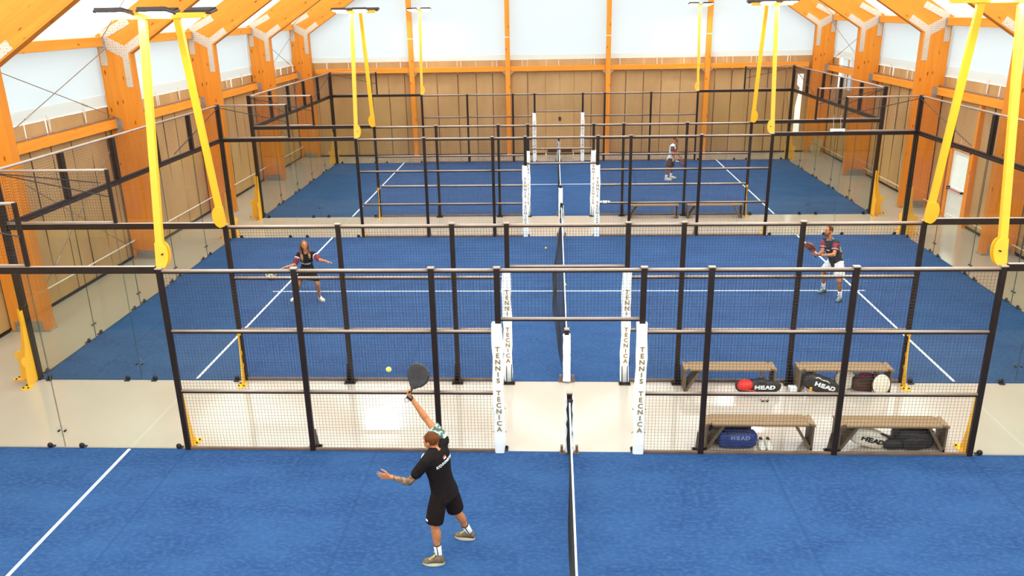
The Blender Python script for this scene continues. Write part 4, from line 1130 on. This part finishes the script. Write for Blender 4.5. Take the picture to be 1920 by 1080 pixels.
def face_bits(root, c, f, u, k=1.0, beard=None):
    c = V(c); f = V(f).normalized(); u = perp(V(u), f); r = f.cross(u)
    for s in (-1, 1):
        p = c + r * s * .030 * k + f * .0795 * k + u * .008 * k
        e_ = MB().ell(p, r, .012 * k, u, .0065 * k, f, .0065 * k, 10, 8).build('eye', 'eye_white', root, smooth=True)
        MB().ell(p + f * .0045 * k, r, .0058 * k, u, .0056 * k, f, .0035 * k, 8, 6).build('iris', 'hair_brown', e_, smooth=True)
        MB().capsule(c + r * s * .018 * k + f * .093 * k + u * .036 * k, c + r * s * .046 * k + f * .084 * k + u * .036 * k, .005 * k, .004 * k, 6, 2).build('eyebrow', 'hair_brown', root, smooth=True)
    MB().ell(c - u * .056 * k + f * .086 * k, r, .024 * k, u, .008 * k, f, .008 * k, 12, 6).build('mouth', 'lip', root, smooth=True)
    if beard:
        mb = MB(); mb.ell(c - u * .088 * k + f * .050 * k, r, .048 * k, f, .042 * k, u, .030 * k, 14, 8)
        for s in (-1, 1): mb.capsule(c - u * .075 * k + f * .05 * k + r * s * .035 * k, c - u * .015 * k + f * .008 * k + r * s * .062 * k, .018 * k, .012 * k, 8, 3)
        mb.capsule(c - u * .042 * k + f * .090 * k - r * .026 * k, c - u * .042 * k + f * .090 * k + r * .026 * k, .007 * k, .007 * k, 6, 2)
        mb.build('beard', beard, root, smooth=True)
def torso_frame(J):
    hc = (J['lhip'] + J['rhip']) / 2; sc = (J['lsh'] + J['rsh']) / 2
    up = (sc - hc).normalized(); r1 = perp(J['rsh'] - J['lsh'], up); r0 = perp(J['rhip'] - J['lhip'], up)
    return hc, sc, up, r0, r1
def torso_rings(J, prof):
    hc, sc, up, r0, r1 = torso_frame(J); rg = []
    L = (sc - hc).length
    for t, w, d, off in prof:
        r = (r0.lerp(r1, min(1, max(0, t)))).normalized(); f = up.cross(r)
        rg.append((hc + up * (t * L) + f * off, r, w, f, d))
    return rg
TORSO = [(-.26, .07, .07, 0), (-.16, .155, .115, -.012), (-.02, .168, .120, -.015), (.2, .148, .105, 0), (.42, .142, .10, .008), (.65, .162, .112, .006), (.85, .172, .112, -.004), (.97, .150, .088, -.012), (1.06, .075, .065, -.012), (1.10, .05, .05, -.008)]
def person(label, J, face, look_up, skin, voxel, k=1.0, hands=None, torso=TORSO, group='padel players'):
    J = {a: V(b) for a, b in J.items()}
    base = (J['lank'] + J['rank']) / 2; base.z = TZ
    root = thing('person', base, label, 'person', group)
    mb = MB(); hc, sc, up, r0, r1 = torso_frame(J)
    mb.loft([(c, a, ra * k, b, rb * k) for c, a, ra, b, rb in torso_rings(J, torso)], 20)
    mb.capsule(J['lsh'].lerp(sc, .12), J['rsh'].lerp(sc, .12), .062 * k, .062 * k)
    nb = sc + up * .03; mb.capsule(nb, J['head'] - (J['head'] - nb).normalized() * .06, .060 * k, .054 * k)
    head(mb, J['head'], face, look_up, k)
    for s in 'lr':
        sh, el, wr = J[s + 'sh'], J[s + 'el'], J[s + 'wr']
        mb.capsule(sh, el, .054 * k, .041 * k); mb.capsule(el, wr, .042 * k, .027 * k)
        mb.ell(sh.lerp(el, .45), (el - sh).normalized(), .10 * k, perp(Z, (el - sh).normalized()), .05 * k, perp(Z, (el - sh).normalized()).cross((el - sh).normalized()), .047 * k, 12, 8)
        mb.capsule(el.lerp(wr, .08), el.lerp(wr, .4), .046 * k, .038 * k)
        hp, kn, an = J[s + 'hip'], J[s + 'knee'], J[s + 'ank']
        mb.capsule(hp, hp.lerp(kn, .5), .088 * k, .076 * k); mb.capsule(hp.lerp(kn, .5), kn, .076 * k, .055 * k)
        sd = (kn - hp).normalized(); shn = (an - kn).normalized(); bk = -(J[s + 'toe'] - J[s + 'heel']).normalized(); bk = perp(bk, shn)
        mb.capsule(kn, an, .053 * k, .036 * k)
        mb.ell(kn.lerp(an, .30) + bk * .020 * k, shn, .125 * k, bk, .050 * k, shn.cross(bk), .052 * k, 12, 10)
        mb.capsule(an, an.lerp(J[s + 'toe'], .3) - Z * .012, .034 * k, .022 * k)
    for h in hands or []:
        hand(mb, *h[:4], curl=h[4], k=k * h[5] if len(h) > 5 else k, spread=h[6] if len(h) > 6 else 0)
    body = fuse(mb, 'body', skin, root, voxel, 2)
    return root, J, body
def shirt(root, J, mat, k=1.0, hem=-.12, flare=1.10, sleeve=.55, lm=None, rm=None, voxel=.012, neck=True):
    prof = [(hem, .165 * flare, .122 * flare, -.012), (.0, .168 * 1.06, .120 * 1.08, -.012), (.2, .160, .118, 0), (.42, .156, .114, .006), (.65, .176, .126, .006), (.85, .184, .124, -.004), (.97, .162, .100, -.012), (1.045, .088, .074, -.012)]
    mb = MB(); mb.loft([(c, a, ra * k, b, rb * k) for c, a, ra, b, rb in torso_rings(J, prof)], 24)
    hc, sc, up, r0, r1 = torso_frame(J)
    mb.capsule(J['lsh'].lerp(sc, .14), J['rsh'].lerp(sc, .14), .074 * k, .074 * k)
    for s, m in (('l', lm), ('r', rm)):
        sh, el = J[s + 'sh'], J[s + 'el']
        e_ = sh.lerp(el, sleeve if m is None else .3)
        mb.capsule(sh, e_, .068 * k, .062 * k, 14, 2)
    o = fuse(mb, 'shirt', mat, root, voxel, 3)
    for s, m in (('l', lm), ('r', rm)):
        if m:
            sh, el = J[s + 'sh'], J[s + 'el']; d = (el - sh).normalized(); a = perp(Z if abs(d.z) < .8 else X, d); b = d.cross(a); L = (el - sh).length
            n = 18; rg = [(sh + d * (L * t), a, r * k, b, r * k) for t, r in ((.06, .073), (.2, .0745), (.4, .073), (sleeve, .074), (sleeve + .005, .060))]
            MB().loft(rg, n).build('sleeve', m, root, smooth=True)
    return o
def shorts(root, J, mat, k=1.0, length=.72, flare=1.25, voxel=.012, top=.06):
    prof = [(-.22, .13, .11, 0), (-.14, .172, .130, -.012), (-.02, .178, .130, -.014), (top, .172, .124, -.008)]
    mb = MB(); mb.loft([(c, a, ra * k, b, rb * k) for c, a, ra, b, rb in torso_rings(J, prof)], 22)
    for s in 'lr':
        hp, kn = J[s + 'hip'], J[s + 'knee']; d = (kn - hp).normalized(); a = perp(X, d); b = d.cross(a); L = (kn - hp).length
        mb.loft([(hp + d * (L * t), a, r * k, b, r * k) for t, r in ((-.05, .092), (.2, .100), (.5, .098 * (1 + (flare - 1) * .5)), (length, .088 * flare))], 18)
    return fuse(mb, 'shorts', mat, root, voxel, 3)
def sock(root, J, s, mat, h, k=1.0, band=None):
    an, kn = J[s + 'ank'], J[s + 'knee']; d = (kn - an).normalized(); a = perp(X, d); b = d.cross(a)
    o = MB().loft([(an + d * t, a, r * k, b, r * k) for t, r in ((-.085, .034), (-.05, .037), (0, .0405), (.05, .0425), (h, .0465))], 16).build('sock', mat, root, smooth=True)
    if band:
        MB().loft([(an + d * t, a, .0475 * k, b, .0475 * k) for t in (h - .012, h + .002)], 16).build('band', 'black_print', o, smooth=True)
        side = perp(V((0, -1, .2)), d)
        MB().path([an + d * .02 + side * .042 * k, an + d * (h - .01) + side * .047 * k], .006, 6).build('stripe', 'black_print', o)
    return o
# --- the server in black, seen from behind on the nearest court
J = dict(lank=(-1.665, -2.66, .115), rank=(-1.335, -2.18, .115), lknee=(-1.70, -2.66, .55), rknee=(-1.47, -2.34, .53), lhip=(-1.635, -2.60, .94), rhip=(-1.535, -2.42, .93),
         lsh=(-1.735, -2.72, 1.47), rsh=(-1.575, -2.38, 1.555), head=(-1.70, -2.53, 1.635), lel=(-1.955, -2.74, 1.195), lwr=(-2.185, -2.66, 1.215),
         rel=(-1.79, -2.32, 1.83), rwr=(-1.945, -2.33, 2.10), ltoe=(-1.86, -2.70, .04), lheel=(-1.59, -2.70, .04), rtoe=(-1.525, -2.15, .04), rheel=(-1.262, -2.20, .04))
fdir = V((-.86, .42, .22))
rk_d = V((.13, .03, .26)).normalized()
gp = V((-1.975, -2.345, 2.135))
root, J, body = person('person in black shirt and black shorts serving, seen from behind on the nearest court', J, fdir, V((.2, -.05, 1)), 'skin', .0075, 1.0,
    hands=[((-2.185, -2.66, 1.215), (-1, .15, -.02), (.35, 1, .25), (.1, -.1, 1), .14, 1.12, .16), ((-1.945, -2.33, 2.10), (-.42, -.08, .9), (.9, .1, .35), (.35, -.9, .2), .95, 1.0)])
# inked left forearm
body.data.materials.append(MATS['skin_ink']); o_ = wloc(body)
for p in body.data.polygons:
    c = p.center + o_
    for a, b, t0, t1 in ((J['lsh'], J['lel'], .3, 1.1), (J['lel'], J['lwr'], -.1, .88)):
        d = b - a; t = (c - a).dot(d) / d.length_squared
        if t0 < t < t1 and (a + d * t - c).length < .075: p.material_index = 1
MB().ell(J['head'] + V((.012, -.006, .032)), V((-.42, -.86, 0)).normalized(), .0815, fdir.normalized(), .096, perp(Z, fdir.normalized()), .088, 20, 14).build('hair', 'hair_brown', root, smooth=True)
face_bits(root, J['head'], fdir, Z)
sh_ = shirt(root, J, 'cloth_black', 1.10, hem=-.12, flare=1.12, sleeve=.60, rm='sleeve_mint', voxel=.010)
hc, sc, up, r0, r1 = torso_frame(J)
fw = up.cross(r1)
MB().ell(J['lsh'] + fw * .050 + up * .012 + r1 * .035, fw, .034, up, .06, r1, .055, 14, 10).build('shoulder_patch', 'sleeve_mint', root, smooth=True)
letters_on(root, sh_, 'KOSOMETRA', lambda t: (sc - fw * .6 + r1 * (-.155 + .31 * t) - up * (.135 - .02 * math.sin(PI * t)), r1, up), fw, .052, 'white_print', sx=1.0)
for i, m in enumerate(('red_print', 'white_print')):
    p = sc - up * (.045 + .018 * i) - r1 * .015
    bmx = bmesh.new(); bmx.from_mesh(sh_.data); tr_ = BVHTree.FromBMesh(bmx); bmx.free()
    h_ = tr_.ray_cast(p - fw * .6 - wloc(sh_), fw)
    if h_[0]:
        q = h_[0] + wloc(sh_); nn = h_[1]
        MB().prism([(-.022, -.009), (.022, -.009), (.022, .009), (-.022, .009)], q + nn * .004, r1, perp(up, nn), .006).build('flag', m, root)
so = shorts(root, J, 'cloth_black_shorts', 1.04, length=.92, flare=1.22, voxel=.011)
def patch_on(target, p, d, right, up, w, h, name, mat):
    bmx = bmesh.new(); bmx.from_mesh(target.data); tr_ = BVHTree.FromBMesh(bmx); bmx.free()
    h_ = tr_.ray_cast(V(p) - wloc(target), V(d).normalized())
    if h_[0]:
        nn = h_[1] if h_[1].dot(V(d)) < 0 else -h_[1]; x = perp(V(right), nn)
        MB().prism([(-w, -h), (w, -h), (w, h), (-w, h)], h_[0] + wloc(target) + nn * .004, x, nn.cross(x), .006).build(name, mat, root)
patch_on(so, J['lknee'] + V((-.6, -.62, .10)), (.7, .75, 0), (.7, -.7, 0), Z, .022, .009, 'hem_logo', 'white_print')
MB().capsule(J['rwr'] - V((.012, 0, -.012)), J['rwr'] - V((-.0, 0, .012)), .032, .032, 12, 2).build('wristband', 'rubber', root, smooth=True)
for s in 'lr':
    sock(root, J, s, 'cloth_white', .155, 1.04, band=True)
    shoe_mesh(root, (J[s + 'heel'].x, J[s + 'heel'].y, TZ), (J[s + 'toe'].x, J[s + 'toe'].y, TZ), .105, .105, 'shoe_olive', 'sole_cream', 'lace_yellow', opening=False)
racket('black padel racket raised in the serving player\'s hand', gp - rk_d * .03, rk_d, V((-.35, -.9, .15)), 'racket_black', 'rubber', 1.0)

# --- the woman on the left of the middle court
J = dict(lank=(-5.80, 6.93, .085), rank=(-6.39, 6.98, .085), lknee=(-5.76, 6.74, .47), rknee=(-6.20, 6.72, .47), lhip=(-5.90, 6.82, .80), rhip=(-6.08, 6.82, .80),
         lsh=(-5.775, 6.68, 1.235), rsh=(-6.10, 6.66, 1.225), head=(-5.94, 6.61, 1.455), lel=(-5.58, 6.52, 1.13), lwr=(-5.37, 6.36, 1.14),
         rel=(-6.18, 6.50, 1.02), rwr=(-6.36, 6.36, 1.01), ltoe=(-5.66, 6.80, .04), lheel=(-5.84, 6.99, .04), rtoe=(-6.47, 6.80, .04), rheel=(-6.36, 7.03, .04))
fdir = V((.42, -.9, .0)); kW = .92
WT = [(-.26, .07, .07, 0), (-.16, .165, .118, -.012), (-.02, .172, .122, -.015), (.2, .146, .10, 0), (.42, .122, .088, .004), (.65, .140, .104, .012), (.85, .150, .100, .002), (.97, .130, .080, -.012), (1.06, .066, .058, -.012), (1.10, .045, .045, -.008)]
rd = V((-.22, -.08, -.10)).normalized()
root, J, body = person('woman with long auburn hair and black dress reaching out a racket', J, fdir, Z, 'skin', .009, kW, torso=WT,
    hands=[(J['lwr'], (.9, -.35, -.06), (-.1, -.2, -1), (.3, -.9, .2), .2, 1.0), (J['rwr'], (-.85, -.4, -.2), (.2, -.3, -1), (.1, -.9, .3), .85, 1.0)])
hd = J['head']; f_ = fdir.normalized(); rr = f_.cross(Z)
hr = MB(); hr.ell(hd + Z * .036 - f_ * .032, rr, .082, f_, .088, Z, .084, 20, 14)
for s in (-1, 1):
    base = hd + rr * s * .078 - f_ * .035 + Z * .03
    hr.loft([(base, rr, .022, f_, .05), (base - Z * .10 + rr * s * .014, rr, .026, f_, .05), (base - Z * .20 + rr * s * .016 + f_ * .03, rr, .030, f_, .034), (base - Z * .28 + rr * s * .004 + f_ * .07, rr, .03, f_, .026)], 12)
hr.loft([(hd - f_ * .07 + Z * .04, rr, .07, f_, .03), (hd - f_ * .10 - Z * .1, rr, .085, f_, .035), (hd - f_ * .10 - Z * .27, rr, .085, f_, .03)], 14)
fuse(hr, 'hair', 'hair_auburn', root, .010, 2)
for s in (-1, 1):
    base = hd + rr * s * .088 + f_ * .02 - Z * .2
    MB().loft([(base, rr, .030, f_, .03), (base - Z * .09 + f_ * .045, rr, .030, f_, .022), (base - Z * (.11 if s < 0 else .17) + f_ * .05, rr, .012, f_, .010)], 12).build('hair_tip', 'hair_tips', root, smooth=True)
face_bits(root, hd, fdir, Z, kW)
hc, sc, up, r0, r1 = torso_frame(J)
prof = [(-.14, .19, .145, .0), (-.02, .186, .138, -.01), (.2, .158, .114, 0), (.42, .136, .102, .004), (.65, .156, .118, .012), (.85, .164, .114, .002), (.97, .142, .092, -.012), (1.03, .09, .074, -.012)]
mb = MB(); mb.loft([(c, a, ra * kW * 1.02, b, rb * kW * 1.02) for c, a, ra, b, rb in torso_rings(J, prof)], 26)
km = (J['lknee'] + J['rknee']) / 2; sk = (km - hc).normalized(); skb = r0.cross(sk).normalized()
mb.loft([(hc + up * .06, r0, .168, skb, .125), (hc, r0, .185, skb, .142), (hc.lerp(km, .25), r0, .218, skb, .150), (hc.lerp(km, .5), r0, .25, skb, .150), (hc.lerp(km, .68), r0, .272, skb, .148)], 26)
mb.capsule(J['lsh'].lerp(sc, .14), J['rsh'].lerp(sc, .14), .068 * kW, .068 * kW)
for s in 'lr': mb.capsule(J[s + 'sh'], J[s + 'sh'].lerp(J[s + 'el'], .3), .066 * kW, .064 * kW)
dr = fuse(mb, 'dress', 'cloth_black', root, .011, 3)
for s in 'lr':
    sh, el = J[s + 'sh'], J[s + 'el']; d = (el - sh).normalized(); a = perp(Z, d); b = d.cross(a); L = (el - sh).length
    MB().loft([(sh + d * (L * t), a, r, b, r) for t, r in ((.25, .064), (.4, .065), (.86, .061), (.87, .05))], 16).build('sleeve', 'sleeve_crimson', root, smooth=True)
    MB().loft([(sh + d * (L * t), a, .0665, b, .0665) for t in (.30, .38)], 16).build('sleeve_band', 'white_print', root, smooth=True)
    shoe_mesh(root, (J[s + 'heel'].x, J[s + 'heel'].y, TZ), (J[s + 'toe'].x, J[s + 'toe'].y, TZ), .088, .09, 'shoe_white', 'sole_cream', None, opening=False)
fw = up.cross(r1)
letters_on(root, dr, 'LORISPORT', lambda t: (sc + fw * .6 + r1 * (.115 - .23 * t) - up * .20, -r1, up), -fw, .045, 'white_print')
racket('padel racket with olive patterned face held out by the woman', J['rwr'] + V((-.055, -.035, -.02)) - rd * .03, rd, V((.25, -.75, .6)), 'racket_olive', 'grip_white', .95, 'racket_black')

# --- the bearded man on the right of the middle court
J = dict(lank=(6.33, 6.84, .11), rank=(6.13, 7.40, .125), lknee=(6.22, 6.72, .53), rknee=(6.03, 7.24, .53), lhip=(6.27, 6.97, .88), rhip=(6.17, 7.16, .88),
         lsh=(6.125, 6.88, 1.375), rsh=(5.955, 7.17, 1.36), head=(5.955, 6.99, 1.625), lel=(6.04, 6.72, 1.15), lwr=(5.78, 6.74, 1.13),
         rel=(5.87, 7.02, 1.11), rwr=(5.70, 6.86, 1.12), ltoe=(6.22, 6.70, .04), lheel=(6.37, 6.90, .04), rtoe=(5.98, 7.34, .04), rheel=(6.20, 7.44, .04))
fdir = V((-.93, -.35, .0))
rd = V((-.18, -.08, .26)).normalized()
root, J, body = person('bearded man in dark patterned shirt and white shorts waiting on the middle court', J, fdir, Z, 'skin', .009, 1.0,
    hands=[(J['lwr'], (-.95, .1, .05), (.1, .5, .8), (0, .1, 1), .5, 1.0), (J['rwr'], (-.9, -.3, .1), (.1, -.7, .5), (.0, .3, .9), .9, 1.0)])
f_ = fdir.normalized(); rr = f_.cross(Z)
MB().ell(J['head'] + Z * .036 - f_ * .020, rr, .0805, f_, .091, Z, .087, 20, 14).build('hair', 'hair_brown', root, smooth=True)
face_bits(root, J['head'], fdir, Z, 1.0, 'hair_brown')
noisy('shirt_dark', (.012, .011, .016), (.028, .026, .034), (18, 18, 18), .85)
noisy('camo_yellow', (.45, .42, .16), (.02, .02, .025), (22, 22, 22), .85, p0=.5, p1=.56)
noisy('collar_blue', (.22, .42, .5), (.03, .03, .04), (26, 26, 26), .85, p0=.47, p1=.55)
s_ = shirt(root, J, 'shirt_dark', 1.04, hem=-.16, flare=1.10, sleeve=.62, lm='sleeve_crimson', rm='sleeve_crimson', voxel=.011)
hc, sc, up, r0, r1 = torso_frame(J); fw = up.cross(r1)
MB().ell(hc + up * .22 - fw * .10 - r1 * .095, up, .19, r1, .05, fw, .035, 16, 10).build('side_print', 'camo_yellow', root, smooth=True)
MB().loft([(sc + up * .035 - fw * .012, r1, .088, fw, .080), (sc + up * .075 - fw * .006, r1, .078, fw, .074)], 18).build('collar', 'collar_blue', root, smooth=True)
for q, s in ((.60, 'l'), (.60, 'r')):
    sh, el = J[s + 'sh'], J[s + 'el']; d = (el - sh).normalized(); a = perp(Z, d); b = d.cross(a)
    MB().loft([(sh.lerp(el, t), a, .0785, b, .0785) for t in (.55, .58)], 16).build('sleeve_band', 'white_print', root, smooth=True)
patch_on(s_, sc + fw * .6 - up * .15, -fw, -r1, up, .045, .008, 'chest_mark', 'white_print')
shorts(root, J, 'cloth_white', 1.05, length=.74, flare=1.35, voxel=.011)
for s in 'lr':
    sock(root, J, s, 'cloth_white', .17, 1.0)
    shoe_mesh(root, (J[s + 'heel'].x, J[s + 'heel'].y, TZ), (J[s + 'toe'].x, J[s + 'toe'].y, TZ), .10, .10, 'shoe_teal', 'shoe_dark', 'grip_white', opening=False)
racket('orange-brown padel racket held up by the bearded man', J['rwr'] + V((-.05, -.02, .0)) - rd * .06, rd, V((-.75, -.6, -.2)), 'racket_orange', 'rubber', .95)

# --- the man on the far court
J = dict(lank=(4.40, 21.08, .09), rank=(4.17, 20.74, .09), lknee=(4.43, 20.98, .46), rknee=(4.22, 20.64, .47), lhip=(4.37, 20.92, .84), rhip=(4.31, 20.74, .85),
         lsh=(4.46, 20.97, 1.375), rsh=(4.365, 20.64, 1.36), head=(4.50, 20.80, 1.615), lel=(4.60, 21.0, 1.09), lwr=(4.70, 20.83, .92),
         rel=(4.35, 20.53, 1.08), rwr=(4.46, 20.50, .85), ltoe=(4.63, 21.08, .04), lheel=(4.36, 21.08, .04), rtoe=(4.40, 20.70, .04), rheel=(4.13, 20.76, .04))
fdir = V((.97, -.2, -.05)); rd = V((.95, .02, -.22)).normalized()
root, J, body = person('man in a white shirt with grey sleeves standing on the far court', J, fdir, Z, 'skin_dark', .010, .98,
    hands=[(J['lwr'], (.6, -.3, -.5), (-.2, -.8, .2), (.6, .2, .7), .5, 1.0), (J['rwr'], (.7, .05, -.6), (-.2, .7, .1), (.6, 0, .7), .85, 1.0)])
f_ = fdir.normalized(); rr = f_.cross(Z)
MB().ell(J['head'] + Z * .036 - f_ * .020, rr, .080, f_, .090, Z, .086, 20, 14).build('hair', 'hair_brown', root, smooth=True)
face_bits(root, J['head'], fdir, Z, .98, 'hair_brown')
shirt(root, J, 'cloth_white', 1.02, hem=-.17, flare=1.12, sleeve=.62, lm='cloth_grey', rm='cloth_grey', voxel=.012)
hc, sc, up, r0, r1 = torso_frame(J); fw = up.cross(r1)
MB().ell(hc + up * .30 + fw * .085, up, .17, r1, .155, fw, .05, 18, 12, .8).build('front_panel', 'cloth_red', root, smooth=True)
shorts(root, J, 'cloth_brown', 1.02, length=.78, flare=1.25, voxel=.012)
for s in 'lr':
    sock(root, J, s, 'cloth_white', .16, .98)
    shoe_mesh(root, (J[s + 'heel'].x, J[s + 'heel'].y, TZ), (J[s + 'toe'].x, J[s + 'toe'].y, TZ), .10, .10, 'shoe_white', 'sole_cream', None, opening=False)
racket('black and crimson padel racket held low by the man on the far court', J['rwr'] + V((.06, .0, -.045)) - rd * .05, rd, V((.1, -.9, .35)), 'racket_crimson', 'grip_white', .95)
